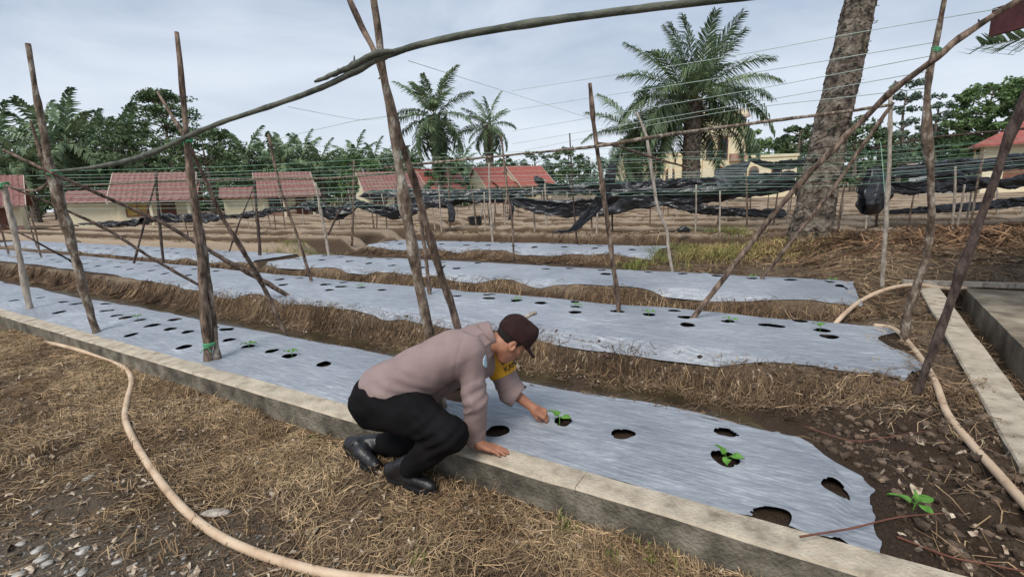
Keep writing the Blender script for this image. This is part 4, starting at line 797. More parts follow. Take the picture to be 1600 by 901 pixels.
# ------------------------------------------------------------------ palms
def frond_mesh(name, L_, arch, droop, nl, lw, seed, ll=0.9, taper=True):
    """frond along +x with its own arch; leaflets as drooping strips both sides"""
    r = np.random.default_rng(seed); t = np.linspace(0, 1, 18)
    cx = L_ * (t - 0.18 * arch * t ** 2.5); cz = L_ * (0.30 * t * (1 - 0.2 * arch) - (0.45 * arch) * t ** 2.4); c = np.stack([cx, 0.03 * L_ * np.sin(t * 3 + seed), cz], 1)
    v0, f0 = tube(c, [0.028 * L_ / 4, 0.018 * L_ / 4, 0.004], 5, 18); nv0 = len(v0)
    V = [v0]; F = list(f0); o = nv0
    for sgn in (-1, 1):
        for k in range(nl):
            s = 0.13 + 0.87 * (k + r.uniform(0, 0.7)) / nl; p = np.array([np.interp(s, t, c[:, i]) for i in range(3)]); i = min(int(s * 17), 16); tg = c[i + 1] - c[i]; tg /= np.linalg.norm(tg)
            ln = ll * (0.35 + 0.65 * math.sin(min(1, s * 1.25 + 0.18) * math.pi * 0.62)) * (1.15 - 0.7 * max(0, s - 0.6) / 0.4) * r.uniform(0.8, 1.15)
            side = np.array([0, sgn, 0.0]); fw = 0.35 + 0.75 * s + r.uniform(-.1, .1)
            d1 = side * r.uniform(0.75, 1.0) + tg * fw + np.array([0, 0, r.uniform(-.1, .45)]); d1 /= np.linalg.norm(d1)
            d2 = d1 * (0.75 - 0.45 * droop) + np.array([0, 0, -1]) * (0.35 + droop * r.uniform(0.5, 1.1)); d2 /= np.linalg.norm(d2)
            p1 = p + d1 * ln * 0.5; p2 = p1 + d2 * ln * 0.5; wd = np.cross(d1, [0, 0, 1.0]); wd = wd / (np.linalg.norm(wd) + 1e-9) * lw * 0.5; wd += np.array([0, 0, lw * 0.25 * r.uniform(-1, 1)])
            V.append(np.array([p - wd * .6, p + wd * .6, p1 - wd, p1 + wd, p2 - wd * .15, p2 + wd * .15])); F += [[o, o + 1, o + 3, o + 2], [o + 2, o + 3, o + 5, o + 4]]; o += 6
    me = mesh_data(name, np.vstack(V), F); return me, len(f0)
def fset(prefix, L_, nl, lw, matn, ll, specs):
    out = []
    for i, (a, d) in enumerate(specs):
        me, nf0 = frond_mesh('frond', L_, a, d, nl, lw, 40 + i, ll); me.materials.append(MT[matn]); me.materials.append(MT['rachis'])
        mi = np.zeros(len(me.polygons), np.int32); mi[:nf0] = 1; me.polygons.foreach_set('material_index', mi); out.append(me)
    return out
FR_BIG = fset('big', 5.6, 64, 0.065, 'frond', 1.15, [(0.35, 0.45), (0.75, 0.7), (1.1, 0.85), (1.4, 1.0), (0.9, 0.6)])
FR_MID = fset('mid', 4.6, 34, 0.11, 'frond', 1.0, [(0.4, 0.5), (0.8, 0.7), (1.2, 0.9), (1.45, 1.0)])
FR_FAR = fset('far', 5.0, 20, 0.22, 'frond_far', 1.15, [(0.4, 0.5), (0.9, 0.8), (1.3, 1.0)])
def palm_trunk(h, r0, r1, lean=(0, 0), sides=20, rings=60, bump=0.12, skirt=1.0, seed=0, gnarl=False):
    t = np.linspace(0, 1, rings); th = np.linspace(0, 2 * math.pi, sides, endpoint=False)
    R = (r0 + (r1 - r0) * t)[:, None] * (1 + 0.5 * skirt * np.exp(-t * 16))[:, None] * np.ones(sides)[None]
    row = h / 0.22; ph = (t[:, None] * row + (th[None] / (2 * math.pi)) * 5) ; sw = ph - np.floor(ph); R = R * (1 + bump * (1 - sw) * (0.6 + 0.6 * vn2(np.floor(ph), th[None] * 3 + 0 * ph, seed)) + 0.05 * vn2(t[:, None] * h * 5 + 0 * th, 3 * np.cos(th)[None] + 5 * np.sin(th)[None], seed + 1))
    if gnarl:      # flaky horizontal scars, lumps and pits instead of a regular lattice
        ca_, sa_ = np.cos(th)[None] * 1.6, np.sin(th)[None] * 1.6; hz_ = (t * h)[:, None]
        wob = 0.20 * fb2(ca_ * 1.5 + hz_ * 1.3, sa_ * 1.5 + hz_ * 0.7, 5, 3); fl_ = ((hz_ + wob) / 0.115) % 1.0; amp_ = 0.3 + 0.7 * np.clip(vn2(np.floor((hz_ + wob) / 0.115) * 1.7 + ca_ * 2, sa_ * 2 + hz_ * 0, 6) + 0.5, 0, 1)
        R = (r0 + (r1 - r0) * t)[:, None] * (1 + 0.5 * skirt * np.exp(-t * 16))[:, None] * (1 + 0.075 * (1 - fl_) * amp_ ** 2 + 0.10 * fb2(ca_ * 2.2 + hz_ * 1.1, sa_ * 2.2 - hz_ * 1.7, 7, 4) + 0.05 * fb2(ca_ * 7, sa_ * 7 + hz_ * 9, 8, 3))
    cx = lean[0] * t ** 1.2; cy = lean[1] * t ** 1.2
    V = np.stack([cx[:, None] + R * np.cos(th), cy[:, None] + R * np.sin(th), (t * h)[:, None] + 0 * R], -1).reshape(-1, 3)
    F = grid_faces(rings, sides, True).tolist() + [list(range((rings - 1) * sides, rings * sides))]
    return mesh_data('trunk', V, F, False)
def palm(name, label, loc, h, r0, r1, fronds, nf, scale, lean=(0, 0), group=None, el=(-0.55, 1.25), seed=0, gnarl=False, stubs=True, sides=18, rings=50, bump=0.14, skirt=0.4, clear_front=False):
    r = random.Random(seed); root = empty(name, loc, label, 'palm', group)
    obj('trunk', palm_trunk(h, r0, r1, lean, sides, rings, bump, skirt, seed, gnarl), MT['palm_bark'], root, (0, 0, 0))
    if stubs:   # old frond bases sheathing the crown's foot
        mb = MB()
        for k in range(34):
            a = k * 2.4; zz = h - 0.15 - 1.3 * (k / 34) * (h / 6); rr = r1 * 0.9; tt = zz / h
            p = np.array([lean[0] * tt ** 1.2 + rr * math.cos(a), lean[1] * tt ** 1.2 + rr * math.sin(a), zz]); d = np.array([math.cos(a), math.sin(a), 1.1]); mb.add(*tube([p - d * 0.1, p + d * 0.12, p + d * 0.25 * r.uniform(.7, 1.2)], [0.09, 0.07, 0.03], 5, 5))
        o = mb.build('frond_stubs', MT['palm_bark'], root); o.matrix_parent_inverse.identity()
    for k in range(nf):
        s = k / (nf - 1); e = el[1] + (el[0] - el[1]) * s ** 0.8 + r.gauss(0, .08); a = k * 2.39996 + r.uniform(-.25, .25)
        if clear_front and e < 0.35:       # low fronds hang to the sides, leaving the trunk open to the field
            fa_ = (a + math.pi / 2 + math.pi) % (2 * math.pi) - math.pi
            if abs(fa_) < 0.95: a += (0.95 - abs(fa_)) * (1 if fa_ >= 0 else -1) * 1.3
        me = fronds[min(int(s * len(fronds) * 0.999 + r.uniform(-.4, .4)) if s > .05 else 0, len(fronds) - 1)]
        o = obj('frond', me, None, root, (lean[0], lean[1], h - 0.35 * s)); o.rotation_euler = (r.gauss(0, .25), -e + 0.25, a); q = scale * r.uniform(.85, 1.1); o.scale = (q, q, q)
    return root
def gpos(px, Y, z=0.0):
    """point on the ground straight below/at image column px at depth Y"""
    p = D(px, 330, Y); q = D(px, 250, Y); k = (z - p[2]) / (q[2] - p[2]); return p + (q - p) * k
def height_at(px, py, Y): return float(D(px, py, Y)[2])
Yp = 34.0
p = gpos(1078, Yp); palm('oil_palm', 'largest full crowned oil palm standing before the cream building', p, height_at(1075, 158, Yp), 0.56, 0.52, FR_BIG, 52, 1.06, seed=3, bump=0.2, el=(-0.5, 1.35), clear_front=True)
p = gpos(992, 37); palm('oil_palm', 'smaller oil palm half hidden left of the largest palm', p, height_at(988, 205, 37), 0.5, 0.5, FR_BIG, 26, 0.86, seed=4, el=(-0.9, 0.9))
p = gpos(688, 58); palm('oil_palm', 'slim tall palm left of the centre behind the houses', p, height_at(684, 180, 58), 0.36, 0.62, FR_MID, 34, 1.25, seed=5, el=(-1.2, 1.3), sides=14)
p = gpos(768, 70); palm('oil_palm', 'second slim palm, shorter and right of the slim tall palm', p, height_at(762, 196, 70), 0.5, 0.6, FR_MID, 26, 1.0, seed=6, el=(-1.2, 1.25), sides=12)
# big leaning trunk near right
Yt = 10.9; b0 = gpos(1262, Yt, 0.1); top = D(1348, 0, Yt - 0.2); t9 = top + (top - b0) * 0.45; hh = float(t9[2] - b0[2])
rt = palm('oil_palm', 'massive leaning palm trunk with ridged bark beside the third bed', (b0[0], b0[1], 0.05), hh, 0.39, 0.23, FR_BIG, 14, 0.9, (float(t9[0] - b0[0]), float(t9[1] - b0[1])), el=(0.85, 1.4), seed=9, sides=96, rings=420, bump=0.13, skirt=0.45, gnarl=True)
# a palm just outside the right edge whose frond tip hangs into the top right corner
st_ = D(1760, -70, 8.6); tp_ = D(1532, 72, 8.2); pr = gpos(1760, 8.6); ro_ = palm('oil_palm', 'palm at the right edge with only a frond tip hanging into the top right corner', pr, float(st_[2]), 0.3, 0.26, FR_BIG, 12, 0.7, el=(0.7, 1.4), seed=12)
vt_ = Vector([v.co[:] for v in FR_BIG[1].vertices][17 * 5]); wv_ = Vector(tp_ - st_); fo = obj('frond', FR_BIG[1], None, ro_, tuple(st_ - pr)); fo.rotation_mode = 'QUATERNION'; fo.rotation_quaternion = vt_.rotation_difference(wv_); sc_ = wv_.length / vt_.length; fo.scale = (sc_, sc_, sc_)
# fern and epiphyte leaves on the trunk
mb = MB()
for k in range(60):
    s = random.uniform(0.25, 0.7); a = random.uniform(3.4, 5.6); rr = 0.39 - 0.16 * s + 0.01; c = np.array([b0[0] + (t9[0] - b0[0]) * s ** 1.2 + rr * math.cos(a), b0[1] + (t9[1] - b0[1]) * s ** 1.2 + rr * math.sin(a), 0.05 + hh * s])
    d = np.array([math.cos(a), math.sin(a), random.uniform(-.6, .3)]); sd_ = np.array([-math.sin(a), math.cos(a), 0]) * 0.03; ln = random.uniform(.04, .12)
    mb.add([c - sd_ * .5, c + sd_ * .5, c + d * ln + sd_, c + d * ln - sd_], [[0, 1, 2, 3]])
mb.build('epiphyte', MT['leaf_grey'], rt)['kind'] = 'stuff'
# background palms, left to right
for i, (px, py, Y, s) in enumerate([(22, 232, 62, 1.25), (95, 222, 66, 1.3), (128, 218, 60, 1.25), (170, 226, 70, 1.3), (208, 228, 64, 1.2), (60, 250, 56, 1.0), (232, 244, 66, 1.1), (452, 248, 72, 1.0), (482, 244, 80, 1.15), (508, 252, 76, 1.0), (425, 255, 78, 1.1), (590, 250, 90, 1.0), (562, 247, 95, 1.15), (640, 252, 95, 1.0), (395, 245, 74, 1.1), (722, 255, 85, .9)]):
    p = gpos(px, Y); lb = ['far palm at the left edge behind the first house', 'far palm above the left edge of the maroon roofs', 'tallest far palm left of the spreading tree', 'far palm between the tallest far palm and the spreading tree', 'far palm touching the spreading tree on its left', 'low far palm right of the first house roof', 'low far palm in front of the spreading tree', 'far palm left above the third house roof', 'far palm with open crown above the third house ridge', 'far palm right above the third house roof', 'far palm just right of the spreading tree edge', 'far palm right of the gap above the fourth house', 'far palm above the left end of the fourth house', 'far palm half hidden by the central post', 'far palm between spreading tree and third house', 'short far palm behind the bush in the middle'][i]
    palm('far_palm', lb, p, max(2.5, height_at(px, py, Y) - 0.4), 0.4, 0.45, FR_FAR, 20, s, group='far palms behind the houses', seed=20 + i, stubs=False, sides=8, rings=10, bump=0.05, el=(-0.7, 1.25))

# ------------------------------------------------------------------ broadleaf trees
def leaf_quads(C, rad, nper, size, rng, flat=0.7):
    k = len(C) * nper; cc = np.repeat(C, nper, 0); rr = np.repeat(rad, nper)
    d = rng.normal(0, 1, (k, 3)); d /= np.linalg.norm(d, axis=1)[:, None]; pos = cc + d * (rr * rng.uniform(0.35, 1, k) ** 0.6)[:, None] * np.array([1, 1, flat])
    nrm = d * 0.6 + rng.normal(0, 0.6, (k, 3)) + np.array([0, 0, 0.5]); nrm /= np.linalg.norm(nrm, axis=1)[:, None]
    a = np.cross(nrm, rng.normal(0, 1, (k, 3))); a /= np.linalg.norm(a, axis=1)[:, None] + 1e-9; b_ = np.cross(nrm, a); s = (size * rng.uniform(0.6, 1.3, k))[:, None]
    V = np.stack([pos - a * s, pos - b_ * s * 0.45 - nrm * s * .1, pos + a * s, pos + b_ * s * 0.45 - nrm * s * .1], 1).reshape(-1, 3)
    return V, np.arange(k * 4).reshape(-1, 4)
def tree(name, label, loc, h, w, mtl, clumps, nper, size, shape='round', seed=0, group=None, trunk_r=0.25, base=0.35, cr=0.16):
    rng = np.random.default_rng(seed); root = empty(name, loc, label, 'tree', group); loc = np.array(loc, float); C = []; mb = MB()
    mb.add(*tube([loc - (0, 0, .3), loc + (0.15, 0, h * .35), loc + (-0.1, 0.1, h * .7), loc + (0, 0, h * .93)], [trunk_r * 1.3, trunk_r, trunk_r * .6, trunk_r * .2], 9, 14, 0.1, seed))
    for k in range(clumps):
        s = rng.uniform(0, 1); a = rng.uniform(0, 6.28)
        if shape == 'layer':
            lv = rng.integers(0, 6); z = h * (base + (1 - base) * (lv + rng.uniform(-.12, .12)) / 5.3); wr = w * [0.75, 1.0, 0.95, 0.8, 0.6, 0.35][lv]; q = math.sqrt(rng.uniform(0.02, 1)) * wr
        elif shape == 'airy':
            lv = rng.integers(0, 7); z = h * (base + (1 - base) * (lv + rng.uniform(-.2, .2)) / 6); wr = w * rng.uniform(.45, 1); q = wr * rng.uniform(.2, 1)
        else:
            z = h * (base + (1 - base) * s); wr = w * math.sqrt(max(0.03, 1 - ((s - 0.42) / 0.62) ** 2)); q = wr * rng.uniform(0.3, 1) ** 0.5
        p = loc + np.array([q * math.cos(a), q * math.sin(a), z]); C.append(p)
        if k % 3 == 0:
            st = loc + np.array([0, 0, max(h * base * 0.8, z - q * 0.5)]); mid = (st + p) / 2 + np.array([0, 0, -0.05 * q]); mb.add(*tube([st, mid, p], [trunk_r * .35, trunk_r * .2, trunk_r * .06], 5, 7))
    mb.build('trunk', MT['bark'], root, True)
    C = np.array(C); rad = w * cr * rng.uniform(0.7, 1.4, len(C)); V, F = leaf_quads(C, rad, nper, size, rng, 0.28 if shape == 'layer' else 0.65)
    obj('crown', mesh_data('crown', V, F), MT[mtl], root); return root
def place_tree(label, px, pytop, Y, wpx, mtl, clumps, nper, size, **k):
    p = gpos(px, Y); return tree(k.pop('name', 'tree'), label, p, height_at(px, pytop, Y), wpx / 2 * Y / FPX, mtl, clumps, nper, size, **k)
place_tree('big dark spreading tree with layered branches behind the second house', 283, 143, 60, 185, 'leaf_dark', 150, 60, 0.22, shape='layer', seed=1, base=0.36, cr=0.15, trunk_r=.3)
place_tree('dense dark tree filling in below the spreading tree', 335, 205, 56, 130, 'leaf_dark', 90, 60, 0.24, seed=2, base=0.2, group='trees behind the houses')
place_tree('dark tree behind the gap between first and second house', 130, 235, 75, 110, 'leaf_dark', 60, 50, 0.3, seed=3, base=.15, group='trees behind the houses')
place_tree('mid green tree behind the fourth house left of the central post', 560, 243, 80, 80, 'leaf_mid', 60, 50, 0.3, seed=4, base=.15, group='trees behind the houses')
place_tree('pale green young tree between the third and fourth house', 548, 262, 48, 34, 'leaf_mid', 36, 40, 0.16, seed=5, base=.3, trunk_r=.1)
place_tree('dark bushy tree right behind the slim palms', 705, 248, 50, 72, 'leaf_dark', 60, 60, 0.2, seed=6, base=.08, trunk_r=.15)
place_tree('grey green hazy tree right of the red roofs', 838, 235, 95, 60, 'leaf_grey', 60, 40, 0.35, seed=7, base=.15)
place_tree('darker hazy tree right of the grey green tree', 890, 232, 92, 66, 'leaf_dark', 60, 40, 0.35, seed=8, base=.15)
place_tree('small dark tree on the skyline right of the slim palms', 790, 243, 90, 36, 'leaf_dark', 40, 40, 0.3, seed=9, base=.15)
place_tree('dense hedge like tree left of the leaning palm', 1245, 196, 52, 74, 'leaf_dark', 80, 50, 0.24, seed=10, base=.12)
place_tree('bushy tree between the cream building and the leaning palm', 1165, 205, 56, 74, 'leaf_mid', 70, 50, 0.24, seed=11, base=.12)
place_tree('dark tree just right of the leaning palm trunk', 1330, 188, 58, 90, 'leaf_dark', 80, 50, 0.26, seed=12, base=.12)
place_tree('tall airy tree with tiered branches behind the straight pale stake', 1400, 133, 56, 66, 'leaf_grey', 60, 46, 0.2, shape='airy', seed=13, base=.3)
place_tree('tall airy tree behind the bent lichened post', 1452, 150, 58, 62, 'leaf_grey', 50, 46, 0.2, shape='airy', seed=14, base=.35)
place_tree('broad green tree at right in front of the sky', 1530, 130, 50, 100, 'leaf_mid', 110, 56, 0.22, seed=15, base=.3)
place_tree('tallest green tree at the right picture edge', 1585, 122, 46, 90, 'leaf_mid', 110, 56, 0.22, seed=16, base=.3)
place_tree('low dark tree below the airy trees', 1420, 200, 62, 110, 'leaf_dark', 80, 46, 0.28, seed=17, base=.1)
place_tree('low dark tree beside the right house', 1490, 195, 58, 80, 'leaf_dark', 60, 46, 0.28, seed=18, base=.1)
place_tree('bright green shrub beside the right house wall', 1508, 232, 36, 40, 'leaf_mid', 40, 40, 0.16, seed=19, base=.1, trunk_r=.08, name='shrub')
# far wood closing the horizon
def wood(label, x0, x1, ytop, Y, k, mtl, seed):
    rng = np.random.default_rng(seed); C = []
    for i in range(k):
        px = rng.uniform(x0, x1); g = gpos(px, Y + rng.uniform(0, 14)); hm = height_at(px, ytop + 9 * fb2(np.array(px * 0.02), np.array(seed * 1.0), 5, 3), Y); C.append(g + (0, 0, hm * rng.uniform(0.05, 1)))
    C = np.array(C); V, F = leaf_quads(C, np.full(k, 1.4), 26, 0.45, rng); tag(obj('far_wood', mesh_data('far_wood', V, F), MT[mtl]), label, 'woodland', kind='stuff')
wood('dark wood closing the view behind the left houses', -150, 660, 243, 92, 1500, 'leaf_dark', 1)
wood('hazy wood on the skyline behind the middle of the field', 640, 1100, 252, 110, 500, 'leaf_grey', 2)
wood('dark wood closing the view at right', 1130, 1800, 214, 80, 700, 'leaf_dark', 3)

# ------------------------------------------------------------------ houses
RD = np.array([0.89, 0.456, 0.0]); ND = np.array([0.456, -0.89, 0.0]); ZD = np.array([0, 0, 1.0])
def house(label, px_l, px_r, Y, hr=4.2, he=2.4, depth=6.0, mroof='roof', porch=True, seed=0, side_wing=False, rdir=RD, ndir=ND, cols=8, wallm='wall'):
    """gabled bungalow; px_l..px_r = ridge ends in photo columns"""
    rl = D(px_l, 280, Y); Lr = 1.0
    a = gpos(px_l, Y); lo, hi_ = 2.0, 40.0
    for _ in range(40):
        mid = (lo + hi_) / 2; q = a + rdir * mid; d = q - CO; pxm = 800 + FPX * (d @ _right) / (d @ _fwd)
        if pxm < px_r: lo = mid
        else: hi_ = mid
    Lr = min(lo, 12.0); root = empty('house', a, label, 'house', 'row of bungalows'); half = depth / 2
    A = lambda r, n_, z: a + rdir * r + ndir * n_ + ZD * z
    mb = MB(); w0, w1 = 0.35, Lr - 0.35
    # walls: front, back, and two gables as thick slabs
    mb.box(A(w0, half - .15, -.1), rdir * (w1 - w0), ndir * .15, ZD * (he + .1)); mb.box(A(w0, -half, -.1), rdir * (w1 - w0), ndir * .15, ZD * (he + .1))
    for rr in (w0, w1 - .15):
        pts = [A(rr, -half + .15, -.1), A(rr, half - .15, -.1), A(rr, half - .15, he), A(rr, 0, hr - .12), A(rr, -half + .15, he)]; pts += [p_ + rdir * .15 for p_ in pts]
        mb.add(pts, [[4, 3, 2, 1, 0], [5, 6, 7, 8, 9], [0, 1, 6, 5], [1, 2, 7, 6], [2, 3, 8, 7], [3, 4, 9, 8], [4, 0, 5, 9]])
    mb.build('wall', MT[wallm], root)
    mb = MB(); mb.box(A(w0 - .02, half - .148, -.1), rdir * (w1 - w0 + .04), ndir * .19, ZD * .65); mb.build('plinth', MT['wall_base'], root)
    roof = empty('roof', A(Lr / 2, 0, hr), None, None); roof.parent = root; roof.matrix_parent_inverse = Matrix.Translation(-root.location)
    ov = 0.65; slope = (hr - he) / half
    def sheets(r0, r1, n0, z0, n1, z1, k, m_):
        for i in range(k):
            x0, x1 = r0 + (r1 - r0) * i / k, r0 + (r1 - r0) * (i + 1) / k
            for j in range(3):
                s0, s1 = j / 3, (j + 1) / 3 + 0.03; lift = 0.02 * (2 - j); zz0, zz1 = z0 + (z1 - z0) * s0 + lift, z0 + (z1 - z0) * s1 + lift; q0_, q1_ = n0 + (n1 - n0) * s0, n0 + (n1 - n0) * s1
                V = []; nn = 7
                for ii in range(nn):      # one shallow rib each side
                    xx = x0 + (x1 - x0) * ii / (nn - 1); rb = 0.05 if ii in (0, 3, 6) else 0
                    V += [A(xx, q0_, zz0 + rb), A(xx, q1_, zz1 + rb)]
                F = [[2 * t, 2 * t + 1, 2 * t + 3, 2 * t + 2] for t in range(nn - 1)]
                me = mesh_data('roof_sheet', V, F); o = obj('roof_sheet', me, MT[m_], None); o.parent = roof; o.matrix_parent_inverse = Matrix.Translation(-Vector(A(Lr / 2, 0, hr)))
    sheets(0, Lr, 0, hr, half + ov, hr - slope * (half + ov), cols, mroof); sheets(0, Lr, 0, hr, -half - ov, hr - slope * (half + ov), 3, mroof)
    mb = MB(); mb.box(A(-.06, half + ov - .02, hr - slope * (half + ov) - .16), rdir * (Lr + .12), ndir * .05, ZD * .17)
    for rr in (-.07, Lr + .02):
        for sg in (1, -1):
            p0_ = A(rr, 0, hr - .1); p1_ = A(rr, sg * (half + ov), hr - slope * (half + ov) - .1); mb.box(p0_, p1_ - p0_, rdir * .05, ZD * .16)
    mb.build('fascia', MT['roof_trim'], root)
    rnd = random.Random(seed)
    def window(r, w_, z0, h_, cm='glass'):
        wn = empty('window', A(r, half, z0), None, None); wn.parent = root; wn.matrix_parent_inverse = Matrix.Translation(-root.location)
        def sub(nm, mb_, m_): o = obj(nm, mb_.me(nm), m_); o.parent = wn; o.matrix_parent_inverse = Matrix.Translation(-Vector(A(r, half, z0)))
        m1 = MB(); t = .09
        for bx_ in ((r - t, z0 - t, w_ + 2 * t, t), (r - t, z0 + h_, w_ + 2 * t, t), (r - t, z0, t, h_), (r + w_, z0, t, h_), (r + w_ / 2 - t / 3, z0, t * .66, h_)): m1.box(A(bx_[0], half - .02, bx_[1]), rdir * bx_[2], ndir * .09, ZD * bx_[3])
        sub('frame', m1, MT['frame']); m1 = MB(); m1.box(A(r, half + .01, z0), rdir * w_, ndir * .025, ZD * h_); sub('pane', m1, MT[cm])
    window(1.0, 1.3, 0.9, 1.1, 'curtain' if seed == 2 else 'glass')
    dr = MB(); dr.box(A(w0 + 2.8, half + .01, 0), rdir * .95, ndir * .05, ZD * 2.0); dr.build('door', MT['door'], root)
    if w1 - w0 > 6: window(4.6, 1.2, .9, 1.1)
    if porch:
        p0 = w1 - 2.6
        for rr in (p0, w1 - .2): mb = MB(); mb.box(A(rr, half + 1.3, -.1), rdir * .18, ndir * .18, ZD * (he - .32)); mb.build('porch_post', MT[wallm], root)
        sheets(p0 - .3, w1 + .6, half * .3, he + .85, half + 1.9, he - .42, 3, mroof)
        mb = MB(); mb.box(A(p0 - .3, half + 1.88, he - .58), rdir * 3.5, ndir * .05, ZD * .16); mb.build('porch_fascia', MT['roof_trim'], root)
    if side_wing:
        mb = MB(); mb.box(A(-2.6, half - 2.2, -.1), rdir * 2.9, ndir * 2.0, ZD * (he - .3)); mb.build('wing_wall', MT[wallm], root); sheets(-2.9, .3, half - 2.6, he + .5, half + .3, he - .4, 3, mroof)
    return root
house('leftmost bungalow with faded maroon roof and brown door', -95, 55, 35, seed=1, rdir=np.array([0.76, 0.65, 0]), ndir=np.array([0.65, -0.76, 0]), porch=False)
house('maroon roofed bungalow with ochre curtains behind the bent topped post', 193, 318, 40, seed=2, side_wing=True)
house('maroon roofed bungalow left of the sagging netting', 405, 492, 47, seed=3, side_wing=True)
house('maroon roofed bungalow just left of the central post', 562, 655, 54, seed=4)
house('bright red roofed bungalow behind the slim tall palm', 650, 716, 60, 4.6, 2.6, mroof='roof_red', seed=5, porch=False)
house('bright red roofed bungalow with twin gables right of the bush', 742, 790, 62, 4.6, 2.6, mroof='roof_red', seed=6)
house('bright red roofed bungalow, the farthest right of the row', 793, 846, 62, 4.6, 2.6, mroof='roof_red', seed=7, porch=False)
def hip_house():
    a = gpos(1512, 33); ex, ey = nrm0((0.78, -0.62, 0)), nrm0((0.62, 0.78, 0)); root = empty('house', a, 'pale yellow house with red hipped roof at the right picture edge', 'house', 'row of bungalows'); A = lambda r, n_, z: a + ex * r + ey * n_ + ZD * z
    W_, Dp, he, hr = 11.0, 8.0, 3.35, 5.4; mb = MB(); mb.box(A(.6, .6, -.1), ex * (W_ - 1.2), ey * (Dp - 1.2), ZD * (he + .05)); mb.build('wall', MT['wall'], root)
    p = [A(0, 0, he), A(W_, 0, he), A(W_, Dp, he), A(0, Dp, he), A(3.4, Dp / 2, hr), A(W_ - 3.4, Dp / 2, hr)]; q = [x_ - ZD * .12 for x_ in p[:4]]
    ro = obj('roof', mesh_data('roof', p + q, [[0, 1, 5, 4], [1, 2, 5], [2, 3, 4, 5], [3, 0, 4], [0, 6, 7, 1], [1, 7, 8, 2], [2, 8, 9, 3], [3, 9, 6, 0], [9, 8, 7, 6]]), MT['roof_red'], root)
    for (i0, i1) in ((0, 4), (4, 5), (5, 1)): v, f = tube([p[i0] + ZD * .03, p[i1] + ZD * .03], [.09], 6, 2); o = obj('ridge_cap', mesh_data('ridge_cap', v, f), MT['roof'], None); o.parent = ro; o.matrix_parent_inverse = Matrix.Translation(-Vector(a))
    for r_ in (1.6, 4.2, 7.0):
        mb = MB(); mb.box(A(r_, .55, .9), ex * 1.2, ey * .06, ZD * 1.3); wo = mb.build('window', MT['frame'], root)
        mb = MB(); mb.box(A(r_ + .1, .53, 1.0), ex * 1.0, ey * .04, ZD * 1.1); o = mb.build('pane', MT['glass']); o.parent = wo; o.matrix_parent_inverse = Matrix.Translation(-Vector(a))
def nrm0(q): q = np.asarray(q, float); return q / np.linalg.norm(q)
hip_house()

# two storey cream building behind the big palm
def cream_building():
    a = gpos(972, 50); rx = np.array([1.0, -0.06, 0]); ny = np.array([-0.06, -1.0, 0]); root = empty('building', a, 'cream two storey building with arched windows behind the largest palm', 'building')
    A = lambda r, n_, z: a + rx * r + ny * n_ + ZD * z
    def bx(nm, m_, *bs):
        mb = MB()
        for (r, n_, z, w_, d_, h_) in bs: mb.box(A(r, n_, z), rx * w_, ny * d_, ZD * h_)
        return mb.build(nm, MT[m_], root)
    s = 50 / FPX
    bx('wall', 'wall_mosque', (0, -6, -.2, 7.8, 6, 4.6)); bx('tower_wall', 'wall_mosque', (7.7, -5, -.2, 4.0, 5.5, 7.9)); bx('wing_wall', 'wall_mosque', (11.6, -6, -.2, 5.6, 5.5, 4.1))
    bx('cornice', 'roof_trim', (7.45, -5.2, 7.68, 4.5, 5.95, .25), (7.6, -5.1, 6.0, 4.2, 5.7, .14)); bx('parapet', 'wall_mosque', (7.6, .35, 7.93, 4.2, .15, .35), (-.1, -.1, 4.4, 7.7, .2, .3), (11.7, -.6, 3.9, 5.6, .2, .25))
    for k in range(11): bx('baluster', 'roof_trim', (7.65 + k * .4,   .3, 8.28, .12, .12, .35))
    for k in range(6): bx('column', 'wall_mosque', (.2 + k * 1.4, .4, -.1, .34, .34, 4.6))
    bx('balcony', 'wall_base', (10.2, .5, 3.6, 1.4, .6, .7))
    def arched(r, n_, z, w_, h_):
        wn = empty('window', A(r, n_, z), None, None); wn.parent = root; wn.matrix_parent_inverse = Matrix.Translation(-root.location)
        th = np.linspace(0, math.pi, 11); out = [(0, 0), (w_, 0)] + [(w_ / 2 + w_ / 2 * math.cos(t), h_ + w_ / 2 * math.sin(t)) for t in th]
        def poly(nm, g, dz, m_):
            pts = [A(r + w_ / 2 + (x - w_ / 2) * g, n_ + dz, z + (zz - h_ / 2) * g + h_ / 2) for x, zz in out]; k = len(pts); p2 = [p_ - ny * .1 for p_ in pts]
            me = mesh_data(nm, pts + p2, [list(range(k))[::-1], list(range(k, 2 * k))] + [[i, (i + 1) % k, k + (i + 1) % k, k + i] for i in range(k)]); o = obj(nm, me, MT[m_]); o.parent = wn; o.matrix_parent_inverse = Matrix.Translation(-Vector(A(r, n_, z)))
        poly('frame', 1.12, .06, 'frame'); poly('pane', .9, .10, 'glass')
    arched(9.1, .5, 3.9, .9, 1.6); arched(8.0, .5, 3.9, .6, 1.6)
    for k in range(4): arched(1.1 + k * 1.6, 0, 1.0, .8, 1.7)
    arched(8.9, .5, .8, 1.0, 1.7); arched(12.6, -.5, 1.0, .9, 1.5); arched(14.8, -.5, 1.0, .9, 1.5)
cream_building()
# low white shed far right and roof corner overhead
a = D(1455, 250, 40); a[2] = 0; mb = MB(); mb.box(a, (2.2, 0, 0), (0, 2, 0), (0, 0, 2.3)); sh = empty('shed', a, 'small whitish shed behind the strings at right', 'shed'); mb.build('wall', mat('white_shed', (.45, .5, .52), (.6, .63, .64), 2, .7), sh)
mb = MB(); mb.box(a + (-.15, -.2, 2.3), (2.5, 0, 0), (0, 2.4, .15), (0, 0, .08)); mb.build('roof', MT['roof_trim'], sh)
